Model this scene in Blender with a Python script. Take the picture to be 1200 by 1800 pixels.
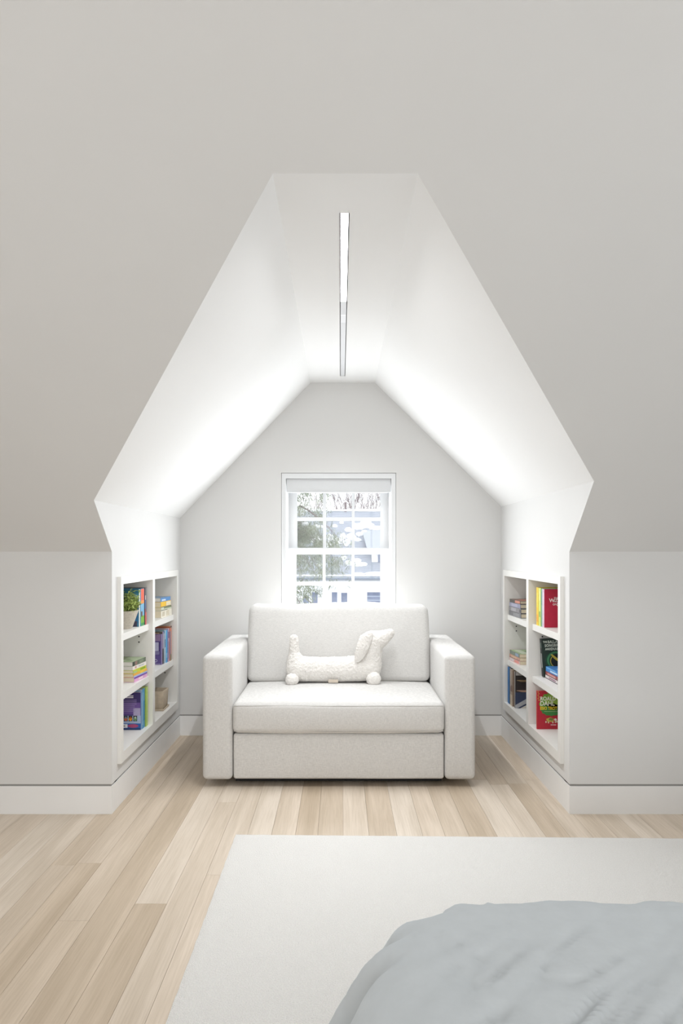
import bpy, bmesh, math, random
from mathutils import Vector, Matrix, noise

random.seed(7)
scene = bpy.context.scene
for o in list(bpy.data.objects):
    bpy.data.objects.remove(o, do_unlink=True)
COL = scene.collection

# ------------------------------------------------------------------ camera
CAM_H = 1.25
F_PX = 1241.0                       # focal length in pixels of a 1200x1800 frame
cam_data = bpy.data.cameras.new('camera')
cam_data.sensor_fit = 'VERTICAL'
cam_data.sensor_height = 36.0
cam_data.sensor_width = 24.0
cam_data.lens = F_PX / 1800.0 * 36.0
cam_data.shift_x = 1.5 / 1800.0
cam_data.shift_y = 68.0 / 1800.0
cam_data.clip_start = 0.05
cam_data.clip_end = 300
cam = bpy.data.objects.new('camera', cam_data)
cam.location = (0, 0, CAM_H)
cam.rotation_euler = (math.radians(90), 0, 0)
COL.objects.link(cam)
scene.camera = cam

# ------------------------------------------------------------------ world: bright overcast winter sky
world = bpy.data.worlds.new('overcast_sky')
scene.world = world
world.use_nodes = True
wn = world.node_tree.nodes
wl = world.node_tree.links
wn.clear()
wo = wn.new('ShaderNodeOutputWorld')
wb = wn.new('ShaderNodeBackground')
wb.inputs['Color'].default_value = (0.93, 0.965, 1.0, 1)
wb.inputs['Strength'].default_value = 1.55
wl.new(wb.outputs[0], wo.inputs[0])

# ------------------------------------------------------------------ area lights: fill added at assumed windows out of view, daylight at the alcove window
def area(name, loc, rot, sx, sy, power, color, spread=180.0):
    l = bpy.data.lights.new(name, 'AREA')
    l.shape = 'RECTANGLE'
    l.size = sx
    l.size_y = sy
    l.energy = power
    l.color = color
    l.spread = math.radians(spread)
    o = bpy.data.objects.new(name, l)
    o.location = loc
    o.rotation_euler = rot
    COL.objects.link(o)
    return o

R90 = math.radians(90)
ROOM_X0, ROOM_X1 = -2.9, 2.9
ROOM_Y0 = -3.2
area('rear_fill_light', (0.2, ROOM_Y0 - 0.06, 1.45), (R90, 0, 0), 2.2, 1.5, 52, (1.0, 0.985, 0.965))  # frontal fill lamp, added behind the camera at an unseen window
area('right_fill_light', (ROOM_X1 + 0.06, 0.2, 1.45), (0, R90, 0), 1.5, 1.8, 9, (0.94, 0.975, 1.0))  # added side fill, gives the duvet some direction
area('left_fill_light', (ROOM_X0 - 0.06, 0.2, 1.45), (0, -R90, 0), 1.5, 1.8, 8.5, (1.0, 0.985, 0.96))  # added fill from the unseen left side of the room
area('daylight_alcove_window', (-0.013, 4.833, 1.20), (-R90, 0, 0), 0.68, 0.87, 16, (0.93, 0.97, 1.0))

vs = scene.view_settings
vs.view_transform = 'Standard'
vs.look = 'None'
vs.gamma = 1.0
vs.use_curve_mapping = False
vs.exposure = 0.22

# ------------------------------------------------------------------ materials
def _nodes(name):
    m = bpy.data.materials.new(name)
    m.use_nodes = True
    nt = m.node_tree
    nt.nodes.clear()
    out = nt.nodes.new('ShaderNodeOutputMaterial')
    p = nt.nodes.new('ShaderNodeBsdfPrincipled')
    nt.links.new(p.outputs[0], out.inputs[0])
    return m, nt, p, out

def lin(r, g, b):
    """8-bit sRGB to linear"""
    def f(c):
        c = c / 255.0
        return c / 12.92 if c <= 0.04045 else ((c + 0.055) / 1.055) ** 2.4
    return (f(r), f(g), f(b))

def mat(name, col, rough=0.6, var=0.04, scale=20.0, bump=0.0, bscale=80.0, metal=0.0, spec=0.5, stretch=None, bdist=0.002):
    m, nt, p, out = _nodes(name)
    tc = nt.nodes.new('ShaderNodeTexCoord')
    mp = nt.nodes.new('ShaderNodeMapping')
    if stretch:
        mp.inputs['Scale'].default_value = stretch
    nt.links.new(tc.outputs['Object'], mp.inputs[0])
    nz = nt.nodes.new('ShaderNodeTexNoise')
    nz.inputs['Scale'].default_value = scale
    nz.inputs['Detail'].default_value = 4
    nt.links.new(mp.outputs[0], nz.inputs['Vector'])
    rp = nt.nodes.new('ShaderNodeValToRGB')
    a = [max(0, c * (1 - var)) for c in col]
    b = [min(1, c * (1 + var)) for c in col]
    rp.color_ramp.elements[0].position = 0.3
    rp.color_ramp.elements[1].position = 0.7
    rp.color_ramp.elements[0].color = (*a, 1)
    rp.color_ramp.elements[1].color = (*b, 1)
    nt.links.new(nz.outputs['Fac'], rp.inputs[0])
    nt.links.new(rp.outputs[0], p.inputs['Base Color'])
    p.inputs['Roughness'].default_value = rough
    p.inputs['Metallic'].default_value = metal
    p.inputs['Specular IOR Level'].default_value = spec
    if bump > 0:
        n2 = nt.nodes.new('ShaderNodeTexNoise')
        n2.inputs['Scale'].default_value = bscale
        n2.inputs['Detail'].default_value = 3
        nt.links.new(mp.outputs[0], n2.inputs['Vector'])
        bp = nt.nodes.new('ShaderNodeBump')
        bp.inputs['Strength'].default_value = bump
        bp.inputs['Distance'].default_value = bdist
        nt.links.new(n2.outputs['Fac'], bp.inputs['Height'])
        nt.links.new(bp.outputs[0], p.inputs['Normal'])
    return m

_cc = {}
def ink(r, g, b, rough=0.5):
    k = (r, g, b, rough)
    if k not in _cc:
        _cc[k] = mat('print_%d_%d_%d' % (r, g, b), lin(r, g, b), rough, 0.06, 60)
    return _cc[k]

def fabric(name, col, s=1.0, bump=0.35, contrast=0.10):
    m, nt, p, out = _nodes(name)
    tc = nt.nodes.new('ShaderNodeTexCoord')
    cols = []
    for st in ((60 * s, 60 * s, 700 * s), (700 * s, 700 * s, 60 * s)):
        mp = nt.nodes.new('ShaderNodeMapping')
        mp.inputs['Scale'].default_value = st
        nt.links.new(tc.outputs['Object'], mp.inputs[0])
        nz = nt.nodes.new('ShaderNodeTexNoise')
        nz.inputs['Scale'].default_value = 1.0
        nz.inputs['Detail'].default_value = 2
        nt.links.new(mp.outputs[0], nz.inputs['Vector'])
        cols.append(nz.outputs['Fac'])
    ad = nt.nodes.new('ShaderNodeMath')
    ad.operation = 'ADD'
    nt.links.new(cols[0], ad.inputs[0])
    nt.links.new(cols[1], ad.inputs[1])
    hf = nt.nodes.new('ShaderNodeMath')
    hf.operation = 'MULTIPLY'
    hf.inputs[1].default_value = 0.5
    nt.links.new(ad.outputs[0], hf.inputs[0])
    rp = nt.nodes.new('ShaderNodeValToRGB')
    rp.color_ramp.elements[0].position = 0.35
    rp.color_ramp.elements[1].position = 0.65
    rp.color_ramp.elements[0].color = (*[c * (1 - contrast) for c in col], 1)
    rp.color_ramp.elements[1].color = (*[min(1, c * (1 + contrast)) for c in col], 1)
    nt.links.new(hf.outputs[0], rp.inputs[0])
    nt.links.new(rp.outputs[0], p.inputs['Base Color'])
    p.inputs['Roughness'].default_value = 0.9
    p.inputs['Specular IOR Level'].default_value = 0.15
    p.inputs['Sheen Weight'].default_value = 0.15
    bp = nt.nodes.new('ShaderNodeBump')
    bp.inputs['Strength'].default_value = bump
    bp.inputs['Distance'].default_value = 0.002
    nt.links.new(hf.outputs[0], bp.inputs['Height'])
    nt.links.new(bp.outputs[0], p.inputs['Normal'])
    return m

def wood_floor(name):
    m, nt, p, out = _nodes(name)
    geo = nt.nodes.new('ShaderNodeNewGeometry')
    oi = nt.nodes.new('ShaderNodeObjectInfo')
    mul = nt.nodes.new('ShaderNodeVectorMath')
    mul.operation = 'SCALE'
    mul.inputs[0].default_value = (17.3, 31.7, 11.1)
    nt.links.new(oi.outputs['Random'], mul.inputs['Scale'])
    add = nt.nodes.new('ShaderNodeVectorMath')
    nt.links.new(geo.outputs['Position'], add.inputs[0])
    nt.links.new(mul.outputs[0], add.inputs[1])
    def nz(scale, detail, rough=0.5, dist=0.0):
        mp = nt.nodes.new('ShaderNodeMapping')
        mp.inputs['Scale'].default_value = scale
        nt.links.new(add.outputs[0], mp.inputs[0])
        n = nt.nodes.new('ShaderNodeTexNoise')
        n.inputs['Scale'].default_value = 1.0
        n.inputs['Detail'].default_value = detail
        n.inputs['Roughness'].default_value = rough
        n.inputs['Distortion'].default_value = dist
        nt.links.new(mp.outputs[0], n.inputs['Vector'])
        return n.outputs['Fac']
    broad = nz((14, 0.8, 1), 3, 0.5, 0.6)      # sapwood / heartwood streaks along the board
    fine = nz((180, 5, 1), 4, 0.6)             # pores
    # board tone
    r1 = nt.nodes.new('ShaderNodeValToRGB')
    e = r1.color_ramp.elements
    e[0].position = 0.0
    e[0].color = (*lin(199, 182, 161), 1)
    e[1].position = 1.0
    e[1].color = (*lin(220, 208, 193), 1)
    e2 = r1.color_ramp.elements.new(0.5)
    e2.color = (*lin(211, 196, 178), 1)
    nt.links.new(oi.outputs['Random'], r1.inputs[0])
    r2 = nt.nodes.new('ShaderNodeValToRGB')
    r2.color_ramp.elements[0].position = 0.35
    r2.color_ramp.elements[1].position = 0.72
    r2.color_ramp.elements[0].color = (0.90, 0.885, 0.86, 1)
    r2.color_ramp.elements[1].color = (1.12, 1.13, 1.15, 1)
    nt.links.new(broad, r2.inputs[0])
    r3 = nt.nodes.new('ShaderNodeValToRGB')
    r3.color_ramp.elements[0].position = 0.3
    r3.color_ramp.elements[1].position = 0.6
    r3.color_ramp.elements[0].color = (0.90, 0.885, 0.86, 1)
    r3.color_ramp.elements[1].color = (1.02, 1.02, 1.02, 1)
    nt.links.new(fine, r3.inputs[0])
    mx = nt.nodes.new('ShaderNodeMix')
    mx.data_type = 'RGBA'
    mx.blend_type = 'MULTIPLY'
    mx.inputs['Factor'].default_value = 1.0
    nt.links.new(r1.outputs[0], mx.inputs['A'])
    nt.links.new(r2.outputs[0], mx.inputs['B'])
    mx2 = nt.nodes.new('ShaderNodeMix')
    mx2.data_type = 'RGBA'
    mx2.blend_type = 'MULTIPLY'
    mx2.inputs['Factor'].default_value = 1.0
    nt.links.new(mx.outputs['Result'], mx2.inputs['A'])
    nt.links.new(r3.outputs[0], mx2.inputs['B'])
    nt.links.new(mx2.outputs['Result'], p.inputs['Base Color'])
    p.inputs['Roughness'].default_value = 0.5
    p.inputs['Specular IOR Level'].default_value = 0.35
    bp = nt.nodes.new('ShaderNodeBump')
    bp.inputs['Strength'].default_value = 0.12
    bp.inputs['Distance'].default_value = 0.001
    nt.links.new(fine, bp.inputs['Height'])
    nt.links.new(bp.outputs[0], p.inputs['Normal'])
    return m

def glass_mat(name):
    m = bpy.data.materials.new(name)
    m.use_nodes = True
    nt = m.node_tree
    nt.nodes.clear()
    out = nt.nodes.new('ShaderNodeOutputMaterial')
    tr = nt.nodes.new('ShaderNodeBsdfTransparent')
    gl = nt.nodes.new('ShaderNodeBsdfGlossy')
    gl.inputs['Roughness'].default_value = 0.02
    fr = nt.nodes.new('ShaderNodeFresnel')
    fr.inputs['IOR'].default_value = 1.25
    mx = nt.nodes.new('ShaderNodeMixShader')
    nt.links.new(fr.outputs[0], mx.inputs[0])
    nt.links.new(tr.outputs[0], mx.inputs[1])
    nt.links.new(gl.outputs[0], mx.inputs[2])
    nt.links.new(mx.outputs[0], out.inputs[0])
    return m

def striped(name, c1, c2, scale, axis='Z', rough=0.8, width=0.5, noise_amt=0.15):
    """courses of siding or shingles too far away to be pieces"""
    m, nt, p, out = _nodes(name)
    geo = nt.nodes.new('ShaderNodeTexCoord')
    wv = nt.nodes.new('ShaderNodeTexWave')
    wv.wave_type = 'BANDS'
    wv.bands_direction = axis
    wv.wave_profile = 'SAW'
    wv.inputs['Scale'].default_value = scale
    wv.inputs['Distortion'].default_value = 0.4
    nt.links.new(geo.outputs['Object'], wv.inputs['Vector'])
    nz = nt.nodes.new('ShaderNodeTexNoise')
    nz.inputs['Scale'].default_value = 4
    nz.inputs['Detail'].default_value = 5
    nt.links.new(geo.outputs['Object'], nz.inputs['Vector'])
    md = nt.nodes.new('ShaderNodeMath')
    md.operation = 'MULTIPLY_ADD'
    md.inputs[1].default_value = noise_amt
    nt.links.new(nz.outputs['Fac'], md.inputs[0])
    nt.links.new(wv.outputs['Fac'], md.inputs[2])
    rp = nt.nodes.new('ShaderNodeValToRGB')
    rp.color_ramp.elements[0].position = width - 0.3
    rp.color_ramp.elements[1].position = width + 0.3
    rp.color_ramp.elements[0].color = (*c1, 1)
    rp.color_ramp.elements[1].color = (*c2, 1)
    nt.links.new(md.outputs[0], rp.inputs[0])
    nt.links.new(rp.outputs[0], p.inputs['Base Color'])
    p.inputs['Roughness'].default_value = rough
    return m

M = {}
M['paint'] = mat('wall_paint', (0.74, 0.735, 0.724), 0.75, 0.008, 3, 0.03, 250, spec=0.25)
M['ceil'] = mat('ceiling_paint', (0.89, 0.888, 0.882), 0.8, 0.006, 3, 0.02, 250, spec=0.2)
M['trim'] = mat('trim_paint', (0.89, 0.885, 0.875), 0.45, 0.01, 6, spec=0.4)
M['shelfpaint'] = mat('shelf_paint', (0.85, 0.835, 0.80), 0.4, 0.01, 6, spec=0.4)
M['gap_shade'] = mat('gap_shade_tone', (0.30, 0.29, 0.275), 0.8, 0.02, 10)  # shade of the shallow gap, put into the colour
M['winpaint'] = mat('window_paint', (0.78, 0.79, 0.80), 0.4, 0.01, 8, spec=0.4)
M['shade'] = fabric('roller_shade_fabric', (0.70, 0.71, 0.72), 3.0, 0.1, 0.03)
M['floor'] = wood_floor('white_oak')
M['sofa'] = fabric('sofa_linen', (0.66, 0.647, 0.625), 1.0, 0.5, 0.13)
M['sofa_dark'] = mat('leg_and_shade_black', (0.02, 0.02, 0.02), 0.9)  # black for the legs; on the base block it stands in for shade
M['piping'] = fabric('sofa_piping', (0.50, 0.485, 0.46), 1.0, 0.3, 0.08)
M['boucle'] = mat('boucle', (0.86, 0.83, 0.79), 0.95, 0.05, 160, 0.6, 420, spec=0.1, bdist=0.003)
M['rug'] = mat('wool_rug', (0.90, 0.88, 0.845), 0.97, 0.05, 230, 1.0, 330, spec=0.05, bdist=0.006)
M['duvet'] = mat('duvet_cotton', (0.58, 0.615, 0.635), 0.85, 0.02, 30, 0.25, 14, spec=0.15, bdist=0.012)
M['mattress'] = mat('mattress_ticking', (0.75, 0.74, 0.72), 0.9)
M['bedwood'] = mat('bed_oak', lin(176, 146, 112), 0.5, 0.12, 12, stretch=(1, 8, 1))
M['glass'] = glass_mat('window_glass')
M['concrete'] = mat('planter_concrete', lin(202, 194, 180), 0.9, 0.12, 90, 0.4, 160)
M['stone'] = mat('beige_stone', lin(196, 180, 158), 0.7, 0.10, 45, 0.2, 120)
M['soil'] = mat('soil', (0.05, 0.035, 0.025), 0.95, 0.3, 60, 0.8, 120)
M['leaf'] = mat('leaf_green', lin(180, 196, 116), 0.55, 0.36, 60, spec=0.3)
M['stem'] = mat('stem_green', lin(110, 125, 60), 0.7, 0.2, 40)
M['page'] = mat('paper_pages', lin(236, 222, 194), 0.9, 0.06, 300, 0.2, 500, stretch=(1, 1, 6))
M['pagewhite'] = mat('white_paper_pages', lin(236, 232, 224), 0.9, 0.05, 300, 0.2, 500)
M['led_diffuser'] = mat('lamp_diffuser', (0.72, 0.73, 0.75), 0.6, 0.01, 5)
M['metal'] = mat('lamp_housing', (0.70, 0.70, 0.70), 0.5, 0.02, 20)
M['dark'] = mat('dark_hole', (0.04, 0.04, 0.04), 0.9)
M['siding'] = striped('white_siding', (0.80, 0.81, 0.83), (0.90, 0.90, 0.91), 3.2, 'Z')
M['shingle'] = striped('grey_shingle', lin(134, 141, 154), lin(170, 175, 185), 3.0, 'Z', 0.9)
M['shingle2'] = striped('pale_shingle', lin(158, 164, 173), lin(184, 189, 197), 4.5, 'Z', 0.9)
M['snow'] = mat('snow', (0.90, 0.92, 0.95), 0.8, 0.02, 3, 0.3, 6, bdist=0.05)
M['farglass'] = mat('far_window_glass', lin(120, 128, 150), 0.3, 0.15, 3)
M['bark'] = mat('grey_bark', lin(128, 116, 116), 0.9, 0.15, 12)
M['needle'] = mat('evergreen_needles', lin(140, 147, 126), 0.8, 0.3, 3)
M['chimney'] = mat('chimney_brick', lin(110, 96, 98), 0.9, 0.15, 9)

# ------------------------------------------------------------------ helpers
def props(o, label=None, cat=None, group=None, kind=None):
    if label: o['label'] = label
    if cat: o['category'] = cat
    if group: o['group'] = group
    if kind: o['kind'] = kind
    return o

def empty(name, loc=(0, 0, 0), rot=(0, 0, 0)):
    o = bpy.data.objects.new(name, None)
    o.empty_display_size = 0.05
    o.location = loc
    o.rotation_euler = rot
    COL.objects.link(o)
    return o

def thing(name, label, cat, loc=(0, 0, 0), rot=(0, 0, 0), group=None):
    return props(empty(name, loc, rot), label, cat, group)

def smooth(me, angle=40):
    for p in me.polygons:
        p.use_smooth = True
    try:
        me.set_sharp_from_angle(angle=math.radians(angle))
    except Exception:
        pass

def wm(o):
    m = Matrix.LocRotScale(o.location, o.rotation_euler, o.scale)
    if o.parent is not None:
        m = wm(o.parent) @ o.matrix_parent_inverse @ m
    return m

def obj(name, me, m, parent=None, world=False, sm=None):
    """world=True: vertices are world coordinates although the object has a parent"""
    o = bpy.data.objects.new(name, me)
    COL.objects.link(o)
    if m is not None:
        if isinstance(m, (list, tuple)):
            for x in m: me.materials.append(x)
        elif not me.materials:
            me.materials.append(m)
    if parent is not None:
        o.parent = parent
        if world:
            o.matrix_parent_inverse = wm(parent).inverted()
    if sm is not None:
        smooth(me, sm)
    return o

def pydata(name, v, f, sm=None):
    me = bpy.data.meshes.new(name)
    me.from_pydata([tuple(p) for p in v], [], f)
    me.update()
    if sm is not None:
        smooth(me, sm)
    return me

def bm_box(bm, x0, x1, y0, y1, z0, z1):
    v = [bm.verts.new(p) for p in ((x0, y0, z0), (x1, y0, z0), (x1, y1, z0), (x0, y1, z0),
                                   (x0, y0, z1), (x1, y0, z1), (x1, y1, z1), (x0, y1, z1))]
    for f in ((0, 3, 2, 1), (4, 5, 6, 7), (0, 1, 5, 4), (1, 2, 6, 5), (2, 3, 7, 6), (3, 0, 4, 7)):
        bm.faces.new([v[i] for i in f])

def bm_done(bm, name, bevel=0.0, seg=2, sm=None):
    bmesh.ops.recalc_face_normals(bm, faces=bm.faces[:])
    if bevel > 0:
        bmesh.ops.bevel(bm, geom=bm.edges[:], offset=bevel, segments=seg, profile=0.5, affect='EDGES', clamp_overlap=True)
    me = bpy.data.meshes.new(name)
    bm.to_mesh(me)
    bm.free()
    if bevel > 0 or sm:
        smooth(me, sm or 35)
    return me

def boxes(name, lst, m, parent=None, world=True, bevel=0.0, seg=2):
    bm = bmesh.new()
    for b in lst:
        bm_box(bm, *b)
    return obj(name, bm_done(bm, name, bevel, seg), m, parent, world and parent is not None)

def box(name, b, m, parent=None, world=True, bevel=0.0, seg=2):
    return boxes(name, [b], m, parent, world, bevel, seg)

def tube_mesh(bm, pts, radii, n=8, cap=True):
    rings = []
    up = Vector((0.13, 0.31, 0.94)).normalized()
    for i, p in enumerate(pts):
        p = Vector(p)
        a = Vector(pts[max(0, i - 1)])
        b = Vector(pts[min(len(pts) - 1, i + 1)])
        t = (b - a)
        if t.length < 1e-9: t = Vector((0, 0, 1))
        t.normalize()
        u = up - t * up.dot(t)
        if u.length < 1e-3:
            u = Vector((1, 0, 0)) - t * t.x
        u.normalize()
        w = t.cross(u)
        r = radii[i] if isinstance(radii, (list, tuple)) else radii
        rings.append([bm.verts.new(p + (u * math.cos(2 * math.pi * k / n) + w * math.sin(2 * math.pi * k / n)) * r) for k in range(n)])
    for i in range(len(rings) - 1):
        for k in range(n):
            bm.faces.new((rings[i][k], rings[i][(k + 1) % n], rings[i + 1][(k + 1) % n], rings[i + 1][k]))
    if cap and n > 2:
        bm.faces.new(rings[0][::-1])
        bm.faces.new(rings[-1])

def lathe(name, prof, n=32, center=(0, 0, 0)):
    """closed profile list of (r, z) turned about the vertical axis"""
    v, f = [], []
    for k in range(n):
        a = 2 * math.pi * k / n
        for r, z in prof:
            v.append((center[0] + r * math.cos(a), center[1] + r * math.sin(a), center[2] + z))
    L = len(prof)
    for k in range(n):
        k2 = (k + 1) % n
        for i in range(L - 1):
            f.append((k * L + i, k2 * L + i, k2 * L + i + 1, k * L + i + 1))
    me = pydata(name, v, f)
    bm = bmesh.new()
    bm.from_mesh(me)
    bmesh.ops.remove_doubles(bm, verts=bm.verts[:], dist=1e-5)
    bmesh.ops.recalc_face_normals(bm, faces=bm.faces[:])
    bm.to_mesh(me)
    bm.free()
    smooth(me, 35)
    return me

def axis_samples(lo, hi, r, n, nr=4):
    s = []
    for i in range(nr):
        s.append(lo + r * (1 - math.cos(math.pi / 2 * i / nr)) if False else lo + r * i / nr)
    for i in range(n + 1):
        s.append(lo + r + (hi - lo - 2 * r) * i / n)
    for i in range(1, nr + 1):
        s.append(hi - r + r * i / nr)
    return s

def cushion_mesh(name, lo, hi, r, n=(10, 8, 6), bulge=(0, 0, 0), wrinkle=0.0, wscale=4.0, seed=0.0, deform=None, nr=4):
    ax = [axis_samples(lo[i], hi[i], r, n[i], nr) for i in range(3)]
    bm = bmesh.new()
    c = [(lo[i] + hi[i]) / 2 for i in range(3)]
    h = [(hi[i] - lo[i]) / 2 for i in range(3)]
    def place(p):
        q = [min(max(p[i], lo[i] + r), hi[i] - r) for i in range(3)]
        v = Vector(p) - Vector(q)
        if v.length > 1e-9:
            v = v.normalized() * r
        s = Vector(q) + v
        t = [(s[i] - c[i]) / h[i] for i in range(3)]
        for a in range(3):
            if bulge[a]:
                u, w = t[(a + 1) % 3], t[(a + 2) % 3]
                s[a] += bulge[a] * max(0, 1 - u * u) ** 0.8 * max(0, 1 - w * w) ** 0.8 * t[a]
        if wrinkle:
            d = noise.noise(Vector((s.x * wscale + seed, s.y * wscale, s.z * wscale))) * wrinkle
            s += Vector(t).normalized() * d
        if deform:
            s = deform(s, t)
        return s
    for a in range(3):
        b1, b2 = (a + 1) % 3, (a + 2) % 3
        for side in (0, 1):
            g = []
            for u in ax[b1]:
                row = []
                for w in ax[b2]:
                    p = [0, 0, 0]
                    p[a] = hi[a] if side else lo[a]
                    p[b1] = u
                    p[b2] = w
                    row.append(bm.verts.new(place(p)))
                g.append(row)
            for i in range(len(g) - 1):
                for j in range(len(g[0]) - 1):
                    q = (g[i][j], g[i + 1][j], g[i + 1][j + 1], g[i][j + 1])
                    bm.faces.new(q if side else q[::-1])
    bmesh.ops.remove_doubles(bm, verts=bm.verts[:], dist=1e-5)
    bmesh.ops.recalc_face_normals(bm, faces=bm.faces[:])
    me = bpy.data.meshes.new(name)
    bm.to_mesh(me)
    bm.free()
    smooth(me, 80)
    return me

def text_mesh(s, size, depth=0.0006, bold=0.0, space=1.0, align='LEFT'):
    cu = bpy.data.curves.new('lettering', 'FONT')
    cu.body = s
    cu.size = size
    cu.extrude = depth
    cu.offset = bold
    cu.space_character = space
    cu.align_x = align
    cu.resolution_u = 3
    o = bpy.data.objects.new('lettering', cu)
    COL.objects.link(o)
    dg = bpy.context.evaluated_depsgraph_get()
    dg.update()
    me = bpy.data.meshes.new_from_object(o.evaluated_get(dg))
    bpy.data.objects.remove(o, do_unlink=True)
    bpy.data.curves.remove(cu)
    return me
# ------------------------------------------------------------------ the room shell
D1 = 3.35            # knee wall plane
D2 = 4.775           # back wall of the alcove
WX = 1.085           # half width of the alcove
ZK = 1.245           # top of the knee wall
TAN = 0.93           # pitch of the main roof slope
ZEL, ZER = 1.472, 1.548   # eaves of the dormer ceiling, left and right
ZT = 2.385           # flat strip of the dormer ceiling
XTL, XTR = -0.204, 0.232
ZC = 2.75            # flat ceiling of the room
BT, GT = 0.132, 0.142     # baseboard top, top of the shadow gap
def ys(z): return D1 - (z - ZK) / TAN

def structure(name, v, f, m, flip=False):
    me = pydata(name, v, f)
    return props(obj(name, me, m), kind='structure')

def poly_struct(name, polys, m):
    v, f = [], []
    for p in polys:
        f.append(tuple(range(len(v), len(v) + len(p))))
        v += p
    return structure(name, v, f, m)

# knee walls with a recessed shadow gap above the flush baseboard
for side, xa, xb in (('left', ROOM_X0, -WX), ('right', WX, ROOM_X1)):
    poly_struct('wall_front_' + side, [[(xa, D1, GT), (xb, D1, GT), (xb, D1, ZK), (xa, D1, ZK)]], M['paint'])
    props(boxes('trim_gap_front_' + side, [(xa if side == 'left' else xa + 0.004, xb - 0.004 if side == 'left' else xb, D1 + 0.004, D1 + 0.09, BT, GT)], M['gap_shade']), kind='structure')
    props(boxes('baseboard_front_' + side, [(xa, xb, D1, D1 + 0.10, 0.0, BT)], M['trim']), kind='structure')

# main sloping ceiling with the dormer opening cut out of it
yt, yl, yr, yc = ys(ZT), ys(ZEL), ys(ZER), ys(ZC)
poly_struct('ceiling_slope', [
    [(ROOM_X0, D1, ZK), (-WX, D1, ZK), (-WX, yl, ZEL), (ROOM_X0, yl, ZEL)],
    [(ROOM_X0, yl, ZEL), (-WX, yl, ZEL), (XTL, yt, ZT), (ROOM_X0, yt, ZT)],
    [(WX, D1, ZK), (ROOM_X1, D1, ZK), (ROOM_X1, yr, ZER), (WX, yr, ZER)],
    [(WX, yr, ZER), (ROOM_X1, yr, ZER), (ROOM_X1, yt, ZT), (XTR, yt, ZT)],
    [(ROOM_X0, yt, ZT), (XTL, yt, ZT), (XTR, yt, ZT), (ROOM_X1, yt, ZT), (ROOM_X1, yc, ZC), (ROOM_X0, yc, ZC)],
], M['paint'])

# book case opening in the alcove side walls
BY0, BY1, BZ0, BZ1 = 3.445, 4.628, 0.228, 1.110
for side, s, ze, ye in (('left', -1, ZEL, yl), ('right', 1, ZER, yr)):
    x = s * WX
    poly_struct('wall_alcove_' + side, [
        [(x, D1, GT), (x, D2, GT), (x, D2, BZ0), (x, D1, BZ0)],
        [(x, D1, BZ0), (x, BY0, BZ0), (x, BY0, BZ1), (x, D1, BZ1)],
        [(x, BY1, BZ0), (x, D2, BZ0), (x, D2, BZ1), (x, BY1, BZ1)],
        [(x, D1, BZ1), (x, D2, BZ1), (x, D2, ZK), (x, D1, ZK)],
        [(x, D1, ZK), (x, D2, ZK), (x, D2, ze), (x, ye, ze)],
    ], M['paint'])
    xs = sorted((x, x + s * 0.10))
    props(boxes('baseboard_alcove_' + side, [(xs[0], xs[1], D1 + 0.101, D2 + 0.10, 0, BT)], M['trim']), kind='structure')
    xs = sorted((x + s * 0.004, x + s * 0.09))
    props(boxes('trim_gap_alcove_' + side, [(xs[0], xs[1], D1 + 0.05, D2 + 0.09, BT, GT)], M['gap_shade']), kind='structure')
    xt = XTL if s < 0 else XTR
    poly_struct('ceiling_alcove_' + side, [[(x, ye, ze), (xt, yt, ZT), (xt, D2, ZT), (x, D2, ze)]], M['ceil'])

# flat strip of the alcove ceiling with the slot of the linear light
LX0, LX1, LY0, LY1 = -0.001, 0.027, 2.375, 4.588
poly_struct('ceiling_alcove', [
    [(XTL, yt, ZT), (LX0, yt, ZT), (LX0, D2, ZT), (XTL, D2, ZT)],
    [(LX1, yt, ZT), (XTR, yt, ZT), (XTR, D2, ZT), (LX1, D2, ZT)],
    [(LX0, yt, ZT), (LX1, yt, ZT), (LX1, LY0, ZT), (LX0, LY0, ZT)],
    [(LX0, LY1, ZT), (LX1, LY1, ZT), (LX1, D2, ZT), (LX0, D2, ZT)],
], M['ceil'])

# back wall with the window opening
WO0, WO1, WZ0, WZ1 = -0.402, 0.375, 0.72, 1.777     # rough opening
def zsl(x):
    if x < XTL: return ZEL + (x + WX) * (ZT - ZEL) / (XTL + WX)
    if x > XTR: return ZER + (WX - x) * (ZT - ZER) / (WX - XTR)
    return ZT
poly_struct('wall_back', [
    [(-WX, D2, GT), (WO0, D2, GT), (WO0, D2, zsl(WO0)), (-WX, D2, ZEL)],
    [(WO1, D2, GT), (WX, D2, GT), (WX, D2, ZER), (WO1, D2, zsl(WO1))],
    [(WO0, D2, GT), (WO1, D2, GT), (WO1, D2, WZ0), (WO0, D2, WZ0)],
    [(WO0, D2, WZ1), (WO1, D2, WZ1), (WO1, D2, zsl(WO1)), (XTR, D2, ZT), (XTL, D2, ZT), (WO0, D2, zsl(WO0))],
    [(WO0, D2, WZ0), (WO0, D2 + 0.20, WZ0), (WO0, D2 + 0.20, WZ1), (WO0, D2, WZ1)],
    [(WO1, D2, WZ0), (WO1, D2 + 0.20, WZ0), (WO1, D2 + 0.20, WZ1), (WO1, D2, WZ1)],
    [(WO0, D2, WZ1), (WO1, D2, WZ1), (WO1, D2 + 0.20, WZ1), (WO0, D2 + 0.20, WZ1)],
    [(WO0, D2, WZ0), (WO1, D2, WZ0), (WO1, D2 + 0.20, WZ0), (WO0, D2 + 0.20, WZ0)],
], M['paint'])
props(boxes('baseboard_back', [(-WX, WX, D2, D2 + 0.10, 0, BT)], M['trim']), kind='structure')
props(boxes('trim_gap_back', [(-WX, WX, D2 + 0.004, D2 + 0.09, BT, GT)], M['gap_shade']), kind='structure')

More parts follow.
